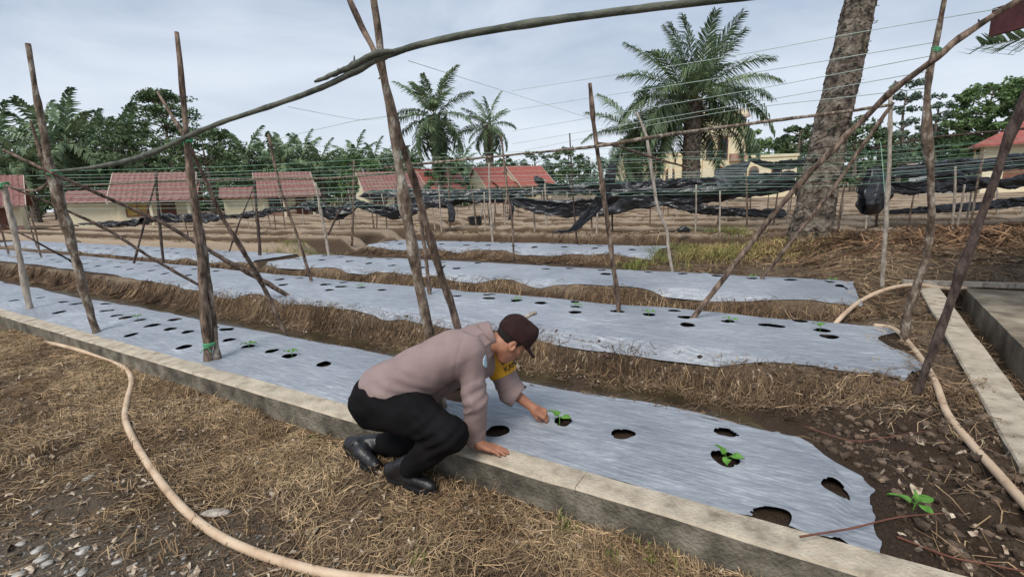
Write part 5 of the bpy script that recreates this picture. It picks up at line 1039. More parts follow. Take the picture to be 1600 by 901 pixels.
# roof corner of a shelter entering at the top right
rc_ = empty('shelter', (6.9, 4.6, 0), 'dark maroon shelter roof corner poking in at the top right', 'shelter')
c0 = D(1556, 20, 4.9); mb = MB(); mb.box(c0 + (0, 0, -.02), (3.6, 1.0, 0.9), (0.6, -2.6, 0.0), (0, 0, .05)); mb.build('roof_sheet', MT['roof_trim'], rc_)
mb = MB(); mb.box(c0 + (-.02, .02, -.2), (0.6, -2.6, 0.0), (.05, 0.01, 0), (0, 0, .24)); mb.box(c0 + (.03, .02, -.2), (3.5, 0.98, .88), (0.01, -.05, 0), (0, 0, .2)); mb.build('fascia', MT['maroon_board'], rc_)
mb = MB(); pc = c0 + np.array([1.9, -.7, 0]); mb.box((pc[0], pc[1], -.1), (.14, 0, 0), (0, .14, 0), (0, 0, pc[2] + .5)); mb.build('post', MT['maroon_board'], rc_)

# ------------------------------------------------------------------ person: smooth implicit body polygonised with surface nets
def rcone(P, a, b_, r1, r2, sq=None):
    a = np.asarray(a, np.float32); b_ = np.asarray(b_, np.float32); ab = b_ - a; t = np.clip(((P - a) @ ab) / (ab @ ab), 0, 1); q = P - a - t[..., None] * ab
    return np.sqrt((q * q).sum(-1)) - (r1 + (r2 - r1) * t)
def ellip(P, c, ax, rad):
    q = (P - np.asarray(c, np.float32)) @ np.asarray(ax, np.float32).T; rad = np.asarray(rad, np.float32); k0 = np.sqrt(((q / rad) ** 2).sum(-1)); k1 = np.sqrt(((q / rad ** 2) ** 2).sum(-1)) + 1e-9
    return k0 * (k0 - 1) / k1
def smin(a, b_, k):
    h = np.clip(0.5 + 0.5 * (b_ - a) / k, 0, 1); return b_ * (1 - h) + a * h - k * h * (1 - h)
def chain(P, pts, rad, k=0.02):
    f = None
    for i in range(len(pts) - 1):
        d = rcone(P, pts[i], pts[i + 1], rad[i], rad[i + 1]); f = d if f is None else smin(f, d, k)
    return f
def plane(P, p0, nrm): nrm = np.asarray(nrm, float); nrm = nrm / np.linalg.norm(nrm); return (P - np.asarray(p0, np.float32)) @ nrm.astype(np.float32)
def nets(fn, lo, hi, h):
    lo = np.asarray(lo, float); hi = np.asarray(hi, float); dims = np.ceil((hi - lo) / h).astype(int) + 1
    ax = [lo[i] + h * np.arange(dims[i]) for i in range(3)]; P = np.stack(np.meshgrid(*ax, indexing='ij'), -1).astype(np.float32)
    S = np.empty(P.shape[:3], np.float32); B_ = 14
    starts = [(i_, j_, k_) for i_ in range(0, dims[0], B_) for j_ in range(0, dims[1], B_) for k_ in range(0, dims[2], B_)]
    cen = np.array([[lo[q] + h * (st_[q] + B_ / 2) for q in range(3)] for st_ in starts], np.float32); fc = fn(cen[:, None, None])[:, 0, 0]; reach = h * B_ * 0.95 + 0.03
    for st_, v_ in zip(starts, fc):
        sl_ = tuple(slice(st_[q], st_[q] + B_) for q in range(3)); S[sl_] = fn(P[sl_]) if abs(v_) < reach else (1.0 if v_ > 0 else -1.0)
    ins = S < 0; nx, ny_, nz_ = dims
    cor = [(i, j, k) for i in (0, 1) for j in (0, 1) for k in (0, 1)]
    def sl(o): return tuple(slice(o[i], dims[i] - 1 + o[i]) for i in range(3))
    al = ins[sl((0, 0, 0))].copy(); an_ = al.copy()
    for a in cor[1:]: al &= ins[sl(a)]; an_ |= ins[sl(a)]
    act = an_ & ~al; ci = np.argwhere(act); idx = np.full(act.shape, -1); idx[act] = np.arange(len(ci))
    cv = {a: S[ci[:, 0] + a[0], ci[:, 1] + a[1], ci[:, 2] + a[2]] for a in cor}; acc = np.zeros((len(ci), 3)); cnt = np.zeros(len(ci))
    for a in cor:
        for d in range(3):
            if a[d] == 0:
                b_ = list(a); b_[d] = 1; fa, fb = cv[a], cv[tuple(b_)]; m_ = (fa < 0) != (fb < 0); t = np.where(m_, fa / np.where(m_, fa - fb, 1), 0); off = np.zeros((len(ci), 3)); off[:] = a; off[:, d] += t
                acc += off * m_[:, None]; cnt += m_
    V = lo + h * (ci + acc / cnt[:, None])
    F = []
    for d in range(3):
        e, f = (d + 1) % 3, (d + 2) % 3; a = [slice(1, -1)] * 3; a[d] = slice(0, -1); b_ = list(a); b_[d] = slice(1, None); sa, sb = ins[tuple(a)], ins[tuple(b_)]
        w_ = np.argwhere(sa != sb); fl = sa[sa != sb]
        if not len(w_): continue
        base_ = w_.copy(); base_[:, e] += 1; base_[:, f] += 1; quad = []
        for (oe, of) in ((0, 0), (-1, 0), (-1, -1), (0, -1)):
            q = base_.copy(); q[:, e] += oe; q[:, f] += of; quad.append(idx[q[:, 0], q[:, 1], q[:, 2]])
        q = np.stack(quad, 1); q[~fl] = q[~fl][:, ::-1]; F.append(q)
    F = np.vstack(F); F = F[(F >= 0).all(1)]
    return V, F
def nets_mesh(name, fn, lo, hi, h, smooth_it=2):
    V, F = nets(fn, lo, hi, h)
    for _ in range(smooth_it):
        S = np.zeros_like(V); C_ = np.zeros(len(V))
        for i in range(4):
            a, b_ = F[:, i], F[:, (i + 1) % 4]
            for q in range(3): S[:, q] += np.bincount(a, V[b_, q], len(V)) + np.bincount(b_, V[a, q], len(V))
            C_ += np.bincount(a, minlength=len(V)) + np.bincount(b_, minlength=len(V))
        V = V * 0.5 + 0.5 * S / np.maximum(C_, 1)[:, None]
    return V, F
a_ = np.array
RH, LH = a_(D(594, 622, 2.50)), a_(D(606, 612, 2.74))
RS, LS = a_(D(737, 550, 2.46)), a_(D(772, 552, 2.84))
RE, RW = a_(D(742, 622, 2.44)), a_(D(742, 690, 2.50))
LE, LW = a_(D(800, 612, 2.80)), a_(D(834, 638, 2.76))
NK = a_(D(762, 524, 2.65)); PEL = (RH + LH) / 2
HC = a_(D(798, 531, 2.66))
RKn, RA = a_(D(704, 678, 2.28)), a_(D(640, 728, 2.42))
LKn, LA = a_(D(684, 690, 2.62)), a_(D(574, 692, 2.76))
ef = a_([0.63, 0.22, -0.75]); ef /= np.linalg.norm(ef); eu = a_([0.75, 0.16, 0.64]); eu -= ef * (eu @ ef); eu /= np.linalg.norm(eu); el_ = np.cross(eu, ef)   # head frame: forward, up, left
def torso(P, g=0.0):
    f = rcone(P, RH + (0.02, 0.02, 0.03), RS + (-0.10, 0.03, -0.015), 0.135 + g, 0.118 + g)
    f = smin(f, rcone(P, LH + (0.02, -0.02, 0.03), LS + (-0.12, -0.04, -0.015), 0.135 + g, 0.118 + g), 0.07)
    f = smin(f, rcone(P, PEL + (0.04, 0, 0.05), NK + (-0.07, 0, -0.035), 0.125 + g, 0.095 + g), 0.06)
    f = smin(f, rcone(P, PEL + (0.17, 0, -0.0), NK + (-0.10, 0, -0.12), 0.105 + g, 0.09 + g), 0.06)       # belly and chest
    return f
def arm_r(P, g=0.0): return chain(P, [RS + (-0.015, 0.01, 0.0), RE, RW], [0.077 + g, 0.055 + g, 0.046 + g], 0.03)
def arm_l(P, g=0.0): return chain(P, [LS, LE, LW], [0.074 + g, 0.058 + g, 0.048 + g], 0.03)
def folds(P, d, amp, freq, s=0):
    q = P @ np.asarray(d, np.float32).T * freq; return amp * vn3(q, s)
def near_add(f, P, fn, w_=0.03):
    m_ = np.abs(f) < w_; f = f.copy(); f[m_] += fn(P[m_]); return f
tdir = (RS - RH) / np.linalg.norm(RS - RH)
hem_p = PEL + tdir * 0.015 + a_([0, 0, 0.0])
cuff_r = RE + (RW - RE) * 0.98; cuff_l = LE + (LW - LE) * 0.30
def shirt_f(P):
    f = torso(P, 0.012)
    fr = np.maximum(arm_r(P, 0.010), plane(P, cuff_r, RW - RE)); fl = np.maximum(arm_l(P, 0.013), plane(P, cuff_l, LW - LE))
    f = smin(f, fr, 0.035); f = smin(f, fl, 0.03)
    f = smin(f, np.maximum(rcone(P, NK + (-0.05, 0, -0.02), NK + (0.02, 0.0, 0.005), 0.076, 0.060), plane(P, NK + (0.022, 0, 0.01), (0.8, 0.1, 0.35))), 0.02)   # collar stand
    def cr(Q):
        r = folds(Q, [[0.35, 0.2, 0.9], [0.1, 0.5, 0.1], [0.5, 0, -0.2]], 0.008, 11, 3) + folds(Q, [[1, 0.3, 0.3], [0.2, 0.4, 0], [0.1, 0, -0.5]], 0.0030, 24, 5)
        d = (Q - RE.astype(np.float32)) @ nrm_(RW - RS).astype(np.float32); ra = np.sqrt(((Q - RE.astype(np.float32))[..., :2] ** 2).sum(-1))
        r = r + 0.0028 * np.exp(-((d + 0.02) / 0.09) ** 2) * (ra < 0.12) * np.sin(d * 95 + Q[..., 0] * 55 + 3 * vn3(Q * 9, 4))
        bdx = Q - (RH + tdir * 0.14).astype(np.float32); r = r + 0.006 * np.exp(-((bdx ** 2).sum(-1) / 0.022)) * np.sin((bdx @ tdir.astype(np.float32)) * 48 + bdx[..., 2] * 75 + 2.5 * vn3(Q * 7, 6))
        sdx = Q - (RS + a_([-.06, 0, -.09])).astype(np.float32); r = r + 0.005 * np.exp(-((sdx ** 2).sum(-1) / 0.012)) * np.sin(sdx[..., 0] * 70 - sdx[..., 2] * 30 + 2 * vn3(Q * 8, 7))
        q = Q @ np.asarray([[0.9, 0.2, 0.45], [0.2, 0.5, 0.1], [-0.35, 0, 0.75]], np.float32).T; rg = 1 - np.abs(vn3(q * np.array([3.0, 6, 15], np.float32), 12)) * 2.2; r = r - 0.007 * np.clip(rg, 0, 1) ** 3
        ds = np.abs((Q - (RS + a_([-.055, .02, .0])).astype(np.float32)) @ nrm_([0.96, -.1, -.25]).astype(np.float32)); r = r + 0.0035 * np.exp(-(ds / 0.006) ** 2) * (Q[..., 1] < RS[1] + .03)      # armhole seam
        dc = (Q - cuff_r.astype(np.float32)) @ nrm_(RE - RW).astype(np.float32); ra2 = np.sqrt(((Q - RW.astype(np.float32))[..., :2] ** 2).sum(-1)); r = r - 0.0035 * (ss(-.005, .0, dc) * (1 - ss(.052, .058, dc))) * (ra2 < .11)   # cuff
        return r
    f = near_add(f, P, cr)
    return np.maximum(f, -plane(P, hem_p, tdir + a_([0.0, 0, 0.18])))
def legs_f(P):
    f = chain(P, [RH + (-0.02, 0, -0.03), (RH + RKn) / 2 + (0, 0, 0.015), RKn, (RKn + RA) / 2 + (0, 0, 0.0), RA], [0.145, 0.110, 0.083, 0.071, 0.057], 0.04)
    f = smin(f, chain(P, [LH + (-0.02, 0, -0.03), (LH + LKn) / 2, LKn, (LKn + LA) / 2, LA], [0.143, 0.106, 0.080, 0.066, 0.054], 0.04), 0.02)
    f = smin(f, rcone(P, RH + (-0.01, 0.02, 0.0), LH + (-0.01, -0.02, 0.0), 0.145, 0.145), 0.05)
    f = near_add(f, P, lambda Q: folds(Q, [[0.5, 0.3, 0.8], [0.2, 0.6, 0.1], [0.8, 0, -0.5]], 0.009, 13, 8) + folds(Q, [[1, 0.3, 1], [0.2, 1, 0], [0.3, 0, -0.3]], 0.005, 30, 9))
    kd = np.sqrt(((P - (RKn + a_([-0.07, 0, -0.02])).astype(np.float32)) ** 2).sum(-1)); f = f + 0.008 * np.exp(-(kd / 0.12) ** 2) * np.sin(P[..., 0] * 70 - P[..., 2] * 90)
    return np.maximum(f, -(P[..., 2] - 0.035))
def belt_f(P): return np.maximum(np.maximum(torso(P, 0.006), plane(P, hem_p + tdir * 0.012, tdir)), -plane(P, hem_p - tdir * 0.04, tdir))
def head_f(P):
    ax = np.stack([ef, el_, eu]); L3 = lambda f_, l_, u_: HC + ef * f_ + el_ * l_ + eu * u_
    f = ellip(P, L3(-0.005, 0, 0.045), ax, (0.098, 0.077, 0.088))                                         # skull
    f = smin(f, ellip(P, L3(0.030, 0, -0.040), ax, (0.064, 0.060, 0.082)), 0.035)                         # face
    f = smin(f, rcone(P, L3(0.045, 0, -0.108), L3(0.062, 0, -0.098), 0.024, 0.02), 0.03)                   # chin
    for s in (-1, 1):
        f = smin(f, rcone(P, L3(-0.008, s * 0.050, -0.055), L3(0.042, s * 0.026, -0.103), 0.017, 0.017), 0.025)   # jaw
        f = smin(f, ellip(P, L3(0.055, s * 0.042, -0.022), ax, (0.026, 0.022, 0.018)), 0.02)              # cheekbone
        f = smin(f, rcone(P, L3(0.083, s * 0.012, 0.022), L3(0.076, s * 0.045, 0.020), 0.009, 0.009), 0.012)      # brow
        f = np.maximum(f, -(ellip(P, L3(0.093, s * 0.032, 0.002), ax, (0.014, 0.018, 0.010))))            # eye socket
        f = smin(f, ellip(P, L3(0.076, s * 0.031, 0.002), ax, (0.012, 0.013, 0.010)), 0.004)              # eye under its lid
        e = ellip(P, L3(-0.006, s * 0.076, -0.012), np.stack([ef * .9 + eu * .25, el_ * s + ef * -.45, eu]), (0.019, 0.010, 0.033)); e = np.maximum(e, -ellip(P, L3(-0.002, s * 0.086, -0.010), ax, (0.010, 0.008, 0.019)))
        f = smin(f, e, 0.006)                                                                             # ear with its bowl
    f = smin(f, rcone(P, L3(0.089, 0, 0.008), L3(0.108, 0, -0.030), 0.009, 0.013), 0.012); f = smin(f, rcone(P, L3(0.094, -0.013, -0.034), L3(0.094, 0.013, -0.034), 0.009, 0.009), 0.01)   # nose
    f = smin(f, rcone(P, L3(0.087, -0.018, -0.062), L3(0.087, 0.018, -0.062), 0.008, 0.008), 0.008); f = smin(f, rcone(P, L3(0.084, -0.016, -0.074), L3(0.084, 0.016, -0.074), 0.009, 0.009), 0.006)  # lips
    f = smin(f, rcone(P, NK + (-0.05, 0.0, -0.03), L3(-0.030, 0, -0.055), 0.062, 0.056), 0.03)             # neck
    return f
def nrm_(q): q = np.asarray(q, float); return q / np.linalg.norm(q)
def hand(P, wrist, fwd_, side_, up_, curl, thumb, sc=1.0, fore=None):
    """palm of four metacarpals, five fingers with two knuckle bends each"""
    f = None; Lf = [0.072, 0.080, 0.074, 0.058]; kn = [0.082, 0.086, 0.082, 0.074]
    W = lambda f_, s_, u_: wrist + sc * (fwd_ * f_ + side_ * s_ + up_ * u_)
    for i in range(4):
        so_ = 0.030 - 0.020 * i; k0 = W(kn[i], so_, 0.002); d = rcone(P, W(0.004, so_ * 0.55, 0), k0, 0.0165 * sc, 0.0125 * sc); f = d if f is None else smin(f, d, 0.012 * sc)
        c1, c2, c3 = curl[i]; an = 0; p = k0
        for seg, (frac, c) in enumerate(((0.46, c1), (0.31, c2), (0.23, c3))):
            an += c; q = p + sc * Lf[i] * frac * (fwd_ * math.cos(an) - up_ * math.sin(an)); f = smin(f, rcone(P, p, q, (0.0098 - 0.001 * seg) * sc, (0.0092 - 0.001 * seg) * sc), 0.004 * sc); p = q
    t0, t1, t2, t3 = [W(*q) for q in thumb]; f = smin(f, rcone(P, t0, t1, 0.016 * sc, 0.0135 * sc), 0.012 * sc); f = smin(f, rcone(P, t1, t2, 0.0115 * sc, 0.010 * sc), 0.005); f = smin(f, rcone(P, t2, t3, 0.010 * sc, 0.0082 * sc), 0.004)
    if fore is not None: f = smin(f, rcone(P, fore, wrist + fwd_ * 0.005, 0.040 * sc, 0.0275 * sc), 0.02)
    return f
def nrm_(q): q = np.asarray(q, float); return q / np.linalg.norm(q)
# right hand: flat on the kerb, fingers forward
kw = a_(G(748, 694, 0.245)); rf = nrm_([0.93, -0.30, -0.16]); ru = nrm_(a_([0.16, 0.05, 0.98]) - rf * (a_([0.16, 0.05, 0.98]) @ rf)); rs = np.cross(ru, rf)      # rs: his left = thumb side
rhand = lambda P: hand(P, kw, rf, rs, ru, [(0.02, 0.15, 0.1)] * 2 + [(0.05, 0.2, 0.15), (0.08, 0.25, 0.2)], [(0.012, 0.028, -0.006), (0.040, 0.048, -0.012), (0.066, 0.056, -0.014), (0.086, 0.058, -0.016)], 1.02, RE + (RW - RE) * 0.8)
# left hand: fingers pinching the seedling
lf = nrm_([0.80, -0.10, -0.45]); lu = nrm_(a_([0.35, -0.55, 0.75]) - lf * (a_([0.35, -0.55, 0.75]) @ lf)); ls = np.cross(lf, lu)
lhand = lambda P: hand(P, LW, lf, ls, lu, [(0.55, 0.7, 0.35), (0.65, 0.8, 0.4), (0.75, 0.9, 0.5), (0.85, 1.0, 0.5)], [(0.012, 0.026, -0.010), (0.045, 0.034, -0.030), (0.075, 0.028, -0.046), (0.098, 0.020, -0.056)], 0.92, LE)
def body_f(P):
    f = smin(torso(P, -0.01), chain(P, [RS, RE, RE + (RW - RE) * 0.85], [0.06, 0.045, 0.034], 0.03), 0.03); f = smin(f, chain(P, [LS, LE], [0.058, 0.042], 0.03), 0.03)
    f = smin(f, chain(P, [RH, RKn, RA], [0.10, 0.065, 0.04], 0.03), 0.03); return smin(f, chain(P, [LH, LKn, LA], [0.10, 0.065, 0.04], 0.03), 0.03)
MT['skin'] = mat('brown_skin', (0.30, 0.125, 0.07), (0.40, 0.185, 0.11), 22, 0.5, 0.15, 180, spec=0.4)
MT['shirt'] = mat('taupe_twill', (0.25, 0.182, 0.172), (0.31, 0.232, 0.217), 5, 0.85, 0.2, 420, spec=0.15)
MT['trousers'] = mat('black_twill', (0.005, 0.0045, 0.005), (0.009, 0.008, 0.009), 6, 0.85, 0.15, 200, spec=0.12)
MT['belt'] = mat('navy_belt', (0.010, 0.012, 0.022), (0.018, 0.02, 0.034), 8, 0.5, spec=0.4)
MT['boot'] = mat('black_leather', (0.008, 0.008, 0.009), (0.016, 0.016, 0.018), 9, 0.38, 0.25, 60, spec=0.5)
MT['sole'] = mat('black_rubber', (0.012, 0.012, 0.013), None, rough=0.8, spec=0.2)
MT['lace'] = mat('boot_strap', (0.05, 0.05, 0.055), None, rough=0.4)
MT['cap'] = mat('maroon_brown_cap', (0.022, 0.010, 0.010), (0.042, 0.020, 0.018), 9, 0.85, 0.2, 260, spec=0.15)
MT['hair'] = mat('black_hair', (0.008, 0.007, 0.006), (0.02, 0.017, 0.014), 60, 0.6, 0.6, 240)
MT['armband'] = mat('yellow_armband', (0.60, 0.30, 0.015), (0.68, 0.37, 0.03), 9, 0.6, 0.1, 90)
MT['badge'] = mat('pale_blue_badge', (0.30, 0.48, 0.62), (0.62, 0.68, 0.70), 60, 0.5)
MT['print'] = mat('dark_print', (0.03, 0.02, 0.012), None, rough=0.7)
V1, F1 = nets_mesh('b', body_f, (-1.3, 2.05, -0.05), (0.25, 3.15, 1.0), 0.02)
V2, F2 = nets_mesh('h', head_f, HC - 0.24, HC + 0.20, 0.0042, 1)
V3, F3 = nets_mesh('rh', rhand, kw - (0.12, 0.12, 0.10), kw + (0.24, 0.16, 0.16), 0.0036, 1)
V4, F4 = nets_mesh('lh', lhand, LW - (0.20, 0.14, 0.16), LW + (0.20, 0.12, 0.16), 0.0036, 1)
V, F = join([(V1, F1), (V2, F2), (V3, F3), (V4, F4)])
person = tag(obj('person', mesh_data('person', V, F, True), MT['skin']), 'crouching person in taupe shirt, black trousers and cap planting a seedling', 'person')
def wear(name, fn, lo, hi, h, m_, sm=2): V, F = nets_mesh(name, fn, lo, hi, h, sm); o = obj(name, mesh_data(name, V, F, True), MT[m_]); o.parent = person; return o
wear('shirt', shirt_f, (-0.95, 2.25, 0.12), (0.35, 3.10, 1.02), 0.0058, 'shirt', 1)
wear('trousers', legs_f, (-1.10, 2.02, 0.0), (0.10, 3.05, 0.75), 0.0066, 'trousers', 1)
wear('belt', belt_f, (-0.95, 2.25, 0.25), (-0.3, 3.05, 0.8), 0.009, 'belt', 1)
# collar: a folded band round the neck
def collar_f(P):
    f = rcone(P, NK + (-0.075, 0, -0.01), NK + (0.045, 0.005, 0.012), 0.083, 0.073); inn = rcone(P, NK + (-0.075, 0, -0.01), NK + (0.045, 0.005, 0.012), 0.075, 0.065); sl_ = np.maximum(plane(P, NK + (0.035, 0, 0.012), (0.85, 0.1, 0.25)), -plane(P, NK + (-0.012, 0, 0.012), (0.85, 0.1, 0.6)))
    return np.maximum(np.maximum(f, -inn), sl_)
wear('collar', collar_f, NK - 0.16, NK + 0.16, 0.005, 'shirt', 1)
# cap, brim and hair
axh = np.stack([ef, el_, eu]); HL = lambda f_, l_, u_: HC + ef * f_ + el_ * l_ + eu * u_
def cap_f(P):
    f = ellip(P, HL(-0.004, 0, 0.055), axh, (0.117, 0.094, 0.104)); f = smin(f, rcone(P, HL(0.045, -0.02, 0.115), HL(0.045, 0.02, 0.115), 0.045, 0.045), 0.03); f = np.maximum(f, plane(P, HL(0, 0, 0.152), eu + ef * -.12)); f = f + folds(P, np.eye(3), 0.003, 30, 2)
    cut = plane(P, HL(-0.06, 0, 0.016), -(eu + ef * -.12)); inn = ellip(P, HL(-0.004, 0, 0.045), axh, (0.103, 0.082, 0.092)); f = np.maximum(f, cut); f = np.maximum(f, -np.maximum(inn, plane(P, HL(0, 0, 0.05), eu)))
    return f
cap_o = wear('cap', cap_f, HC - 0.2, HC + 0.26, 0.005, 'cap', 1)
def brim_f(P):
    q = (P - HC.astype(np.float32)); f_, l_, u_ = q @ ef.astype(np.float32), q @ el_.astype(np.float32), q @ eu.astype(np.float32)
    r = np.sqrt(((f_ - 0.075) / 0.105) ** 2 + (l_ / 0.085) ** 2) - 1; uc = 0.048 - 0.30 * (f_ - 0.09) - 3.2 * l_ ** 2
    return np.maximum(np.maximum(r * 0.08, np.abs(u_ - uc) - 0.0045), 0.070 - f_)
bo = wear('brim', brim_f, HC - 0.2, HC + 0.26, 0.004, 'cap', 1); bo.parent = cap_o
def hair_f(P):
    f = ellip(P, HL(-0.010, 0, 0.040), axh, (0.102, 0.083, 0.095)); q = P - HC.astype(np.float32); f_, u_ = q @ ef.astype(np.float32), q @ eu.astype(np.float32)
    f = np.maximum(f, u_ - 0.05); f = np.maximum(f, f_ - 0.035 + 0.4 * np.maximum(0, -u_ + 0.02)); f = np.maximum(f, -u_ - 0.048 - 0.25 * f_); f = np.maximum(f, -(ellip(P, HL(-0.003, -0.083, -0.012), axh, (0.023, 0.03, 0.037)))); return f + folds(P, np.eye(3), 0.0015, 160, 4)
wear('hair', hair_f, HC - 0.18, HC + 0.2, 0.0045, 'hair', 1)
# armband on the left upper arm, badge on the right shoulder
ad_ = nrm_(LE - LS)
def band_f(P): return np.maximum(np.maximum(arm_l(P, 0.0215), -plane(P, LS - ad_ * 0.03, ad_)), plane(P, LS + ad_ * 0.140, ad_))
band = wear('armband', band_f, LS - 0.18, LS + 0.25, 0.005, 'armband', 1)
bc = a_(D(762, 562, 2.46))
def badge_f(P): return np.maximum(arm_r(P, 0.0175), ellip(P, bc, np.eye(3), (0.028, 0.09, 0.040)))
wear('badge', badge_f, bc - 0.12, bc + 0.12, 0.005, 'badge', 1)
def boot(ank, heel, toe, up_shaft, name='boot'):
    heel, toe = a_(heel), a_(toe); d = nrm_(toe - heel); Lb = np.linalg.norm(toe - heel); sd_ = nrm_(np.cross([0, 0, 1.0], d)); un = np.cross(d, sd_)
    def fb(P):
        f = rcone(P, heel + d * 0.035 + un * 0.052, heel + d * Lb * 0.45 + un * 0.05, 0.042, 0.044); f = smin(f, rcone(P, heel + d * Lb * 0.45 + un * 0.048, toe - d * 0.045 + un * 0.034, 0.044, 0.036), 0.03)
        f = smin(f, rcone(P, heel + d * 0.05 + un * 0.06, ank + up_shaft * 0.07, 0.046, 0.056), 0.03); f = smin(f, rcone(P, heel + d * 0.09 + un * 0.085, heel + d * Lb * 0.55 + un * 0.062, 0.036, 0.028), 0.02)
        return np.maximum(f + folds(P, np.eye(3), 0.003, 35, 6), -plane(P, heel + un * 0.018, un))
    def fs(P):
        q = P - heel.astype(np.float32); x_ = q @ d.astype(np.float32); y_ = q @ sd_.astype(np.float32); z_ = q @ un.astype(np.float32); wd = np.interp(x_, [0, 0.05, Lb * .4, Lb * .72, Lb], [0.028, 0.042, 0.040, 0.052, 0.024]).astype(np.float32)
        cx_ = np.sqrt(np.maximum(0, np.abs(x_ - Lb / 2) - (Lb / 2 - 0.03)) ** 2 + np.maximum(0, np.abs(y_) - (wd - 0.03)) ** 2) - 0.03; return np.maximum(cx_, np.abs(z_ - 0.013) - 0.013)
    lo = np.minimum.reduce([heel, toe, ank]) - 0.12; hi = np.maximum.reduce([heel, toe, ank + up_shaft * .1]) + 0.12
    bo_ = wear(name, fb, lo, hi, 0.006, 'boot', 1); so_ = wear('sole', fs, lo, hi, 0.005, 'sole', 0); so_.parent = bo_
    for k in range(3):
        c = heel + d * (0.10 + 0.032 * k) + un * (0.118 - 0.016 * k); th = np.linspace(-1.25, 1.25, 9); pts = [c + sd_ * 0.040 * math.sin(t) + un * 0.034 * (math.cos(t) - 1.0) for t in th]; v, f = tube(pts, [0.004], 5, 14); lo_ = obj('lace', mesh_data('lace', v, f, True), MT['lace']); lo_.parent = bo_
    return bo_
rh_ = G(606, 752, 0.0); rt_ = G(684, 776, 0.0); boot(RA, (rh_[0], rh_[1], 0.03), (rt_[0], rt_[1], 0.015), nrm_(RKn - RA))
lt_ = G(594, 745, 0.0); boot(LA, LA + a_([-0.13, 0.02, -0.045]), (lt_[0], lt_[1], 0.02), nrm_(LKn - LA))
# armband lettering
def text_mesh(body, size):
    cu = bpy.data.curves.new('txt', 'FONT'); cu.body = body; cu.size = size; cu.extrude = 0.0006; cu.align_x = 'LEFT'; cu.align_y = 'CENTER'; o = bpy.data.objects.new('txt', cu); col.objects.link(o); dg = bpy.context.evaluated_depsgraph_get(); me = bpy.data.meshes.new_from_object(o.evaluated_get(dg)); bpy.data.objects.remove(o); return me
vd = nrm_(CO - LS); 
for body, off, sz in (('BHABIN', 0.058, 0.046), ('KAMTIBMAS', 0.104, 0.046)):
    me = text_mesh(body, sz); co = np.array([v.co[:] for v in me.vertices]); axis = -ad_; cpos = LS + ad_ * off; fr_ = nrm_(vd - axis * (vd @ axis)); rt2 = np.cross(axis, fr_) * 1.0
    R_ = 0.0925 - 0.012 * off / 0.2; th = co[:, 0] / R_ + 0.12
    V = cpos + (np.sin(th)[:, None] * rt2 + np.cos(th)[:, None] * fr_) * (R_ + 0.0075 + co[:, 2:3]) + axis * co[:, 1:2]
    me.vertices.foreach_set('co', V.astype(np.float32).ravel()); me.update(); me.materials.clear(); o = obj('lettering', me, MT['print']); o.parent = band

# ------------------------------------------------------------------ seedlings
def leaf_geo(c, d, L_, W_, droop, heart=0.2):
    d = nrm_(d); sd_ = nrm_(np.cross(d, [0, 0, 1.0]) if abs(d[2]) < .95 else [1, 0, 0]); up = np.cross(sd_, d); n_ = 8; V = []; F = []
    for i in range(n_):
        t = i / (n_ - 1); w_ = W_ * (math.sin(math.pi * min(1, t ** 0.75 * 0.97 + 0.03)) ** 0.8) * (1 - 0.15 * t); z = -droop * L_ * t * t
        for j in (-1, -.5, 0, .5, 1): V.append(c + d * L_ * (t - heart * (abs(j) > .9) * (1 - t) * .3) + sd_ * w_ * 0.5 * j + up * (z + 0.12 * w_ * abs(j) + 0.006 * math.sin(5 * t + j * 2)))
    for i in range(n_ - 1):
        for j in range(4): F.append([i * 5 + j, i * 5 + j + 1, i * 5 + 6 + j, i * 5 + 5 + j])
    return V, F
def seedling(label, px, py, z, leaves, stem_h, group='seedlings in the mulch holes'):
    p = a_(G(px, py, z)); gz = tz(p[0], p[1]); root = empty('seedling', (p[0], p[1], gz), label, 'seedling', group); base = a_([p[0], p[1], gz]); top = base + (0.01, 0, stem_h + z - gz)
    v, f = tube([base - (0, 0, .02), (base + top) / 2 + (.004, 0, 0), top], [0.0035, 0.0025], 6, 8); obj('stem', mesh_data('stem', v, f, True), MT['seedling'], root)
    for (dx, dy, dz, L_, W_) in leaves:
        d = a_([dx, dy, dz]); c = top + nrm_(d) * 0.018; mb = MB(); mb.add(*leaf_geo(c, d, L_, W_, 0.35)); mb.add(*tube([top - (0, 0, .004), c + nrm_(d) * .01], [0.0018], 5, 3)); mb.build('leaf', MT['seedling'], root, True)
seedling('seedling in the fingers of the crouching person', 872, 664, 0.21, [(-.55, .2, .55, .06, .055), (.5, -.4, .3, .06, .055), (.9, .1, .1, .05, .045), (-.2, .8, .5, .045, .04)], 0.05)
seedling('seedling right of centre on the nearest sheet, two pale leaves', 1132, 726, 0.21, [(-.5, .5, .9, .055, .055), (.5, -.3, .25, .06, .055), (-.3, -.7, .1, .05, .045)], 0.045)
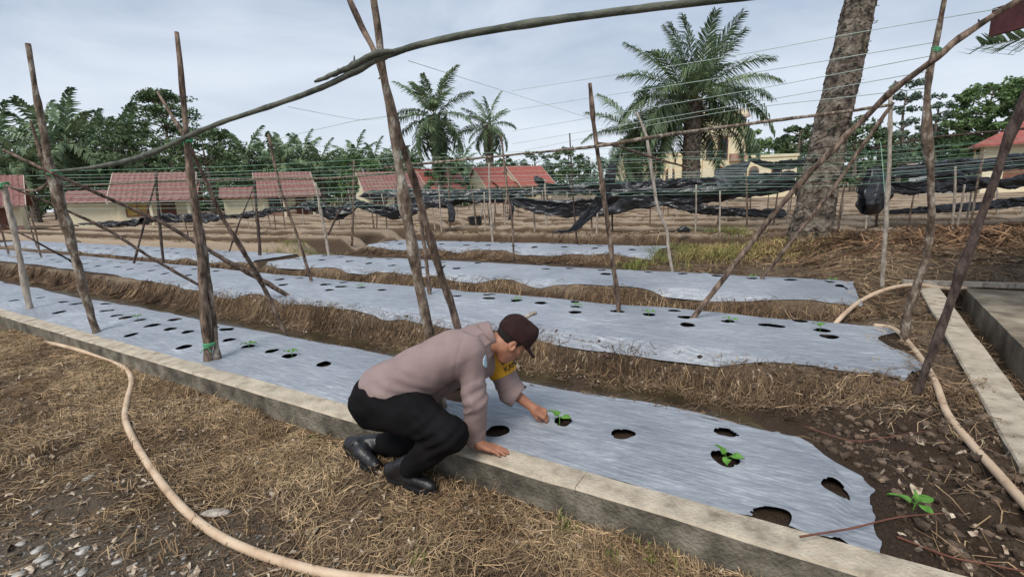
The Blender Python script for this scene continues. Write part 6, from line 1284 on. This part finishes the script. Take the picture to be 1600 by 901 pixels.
seedling('largest seedling growing in bare soil at lower right', 1424, 800, 0.14, [(-.85, .35, .5, .085, .05), (.9, .15, .3, .08, .055), (.35, -.8, .1, .055, .04), (.1, .1, .9, .04, .035)], 0.045, None)
for lb, px, py in [('seedling in the fourth hole from the far end of the second sheet', 1280, 516), ('pale seedling beside the long smooth brace foot', 1139, 505), ('seedling on the nearest sheet left of the person', 455, 557), ('small seedling on the second sheet behind the cap', 806, 472), ('small seedling on the second sheet by the tall straight stake', 1012, 493), ('small seedling on the second sheet left of the tall straight stake', 899, 481), ('small seedling on the third sheet near its right end', 1298, 441), ('small seedling on the third sheet by the brace foot', 1175, 436), ('tiny seedling near the middle left posts on the nearest sheet', 388, 544), ('tiny seedling on the second sheet left of the central brace', 563, 450), ('tiny seedling on the nearest sheet by the notched post', 214, 500)]:
    seedling(lb, px, py, 0.21, [(random.uniform(.4, 1), random.uniform(-.6, .6), .35, .055, .05), (-random.uniform(.4, 1), random.uniform(-.6, .6), .4, .055, .05), (.1, .9, .5, .04, .035)], 0.04)
# fallen twigs on the bed end
for lb, pts, r in [('reddish twig lying across the near sheet end', [(1250, 838, .235), (1330, 825, .235), (1400, 808, .20), (1475, 801, .17)], .0045), ('long brown twig lying on bare soil at lower right', [(1400, 848, .15), (1480, 868, .14), (1540, 880, .14), (1605, 893, .14)], .005), ('thin curved twig on the soil below the hose', [(1255, 665, .12), (1330, 688, .13), (1390, 682, .13), (1450, 672, .12)], .004)]:
    P = [G(a, b_, z) for a, b_, z in pts]; P = [(q[0], q[1], max(q[2], tz(q[0], q[1]) + .008)) for q in P]; v, f = tube(P, [r, r * .6], 6, 24, .2, 3, 3); tag(obj('twig', mesh_data('twig', v, f, True), MT['door']), lb, 'twig')
v, f = tube([D(838, 488, 4.9), D(828, 492, 4.87), D(818, 497, 4.85)], [.02, .024], 8, 8, .25, 4); tag(obj('stick_stub', mesh_data('stick_stub', v, f, True), MT['wood_pale']), 'short pale stick end lying on the second sheet behind the cap', 'stick')
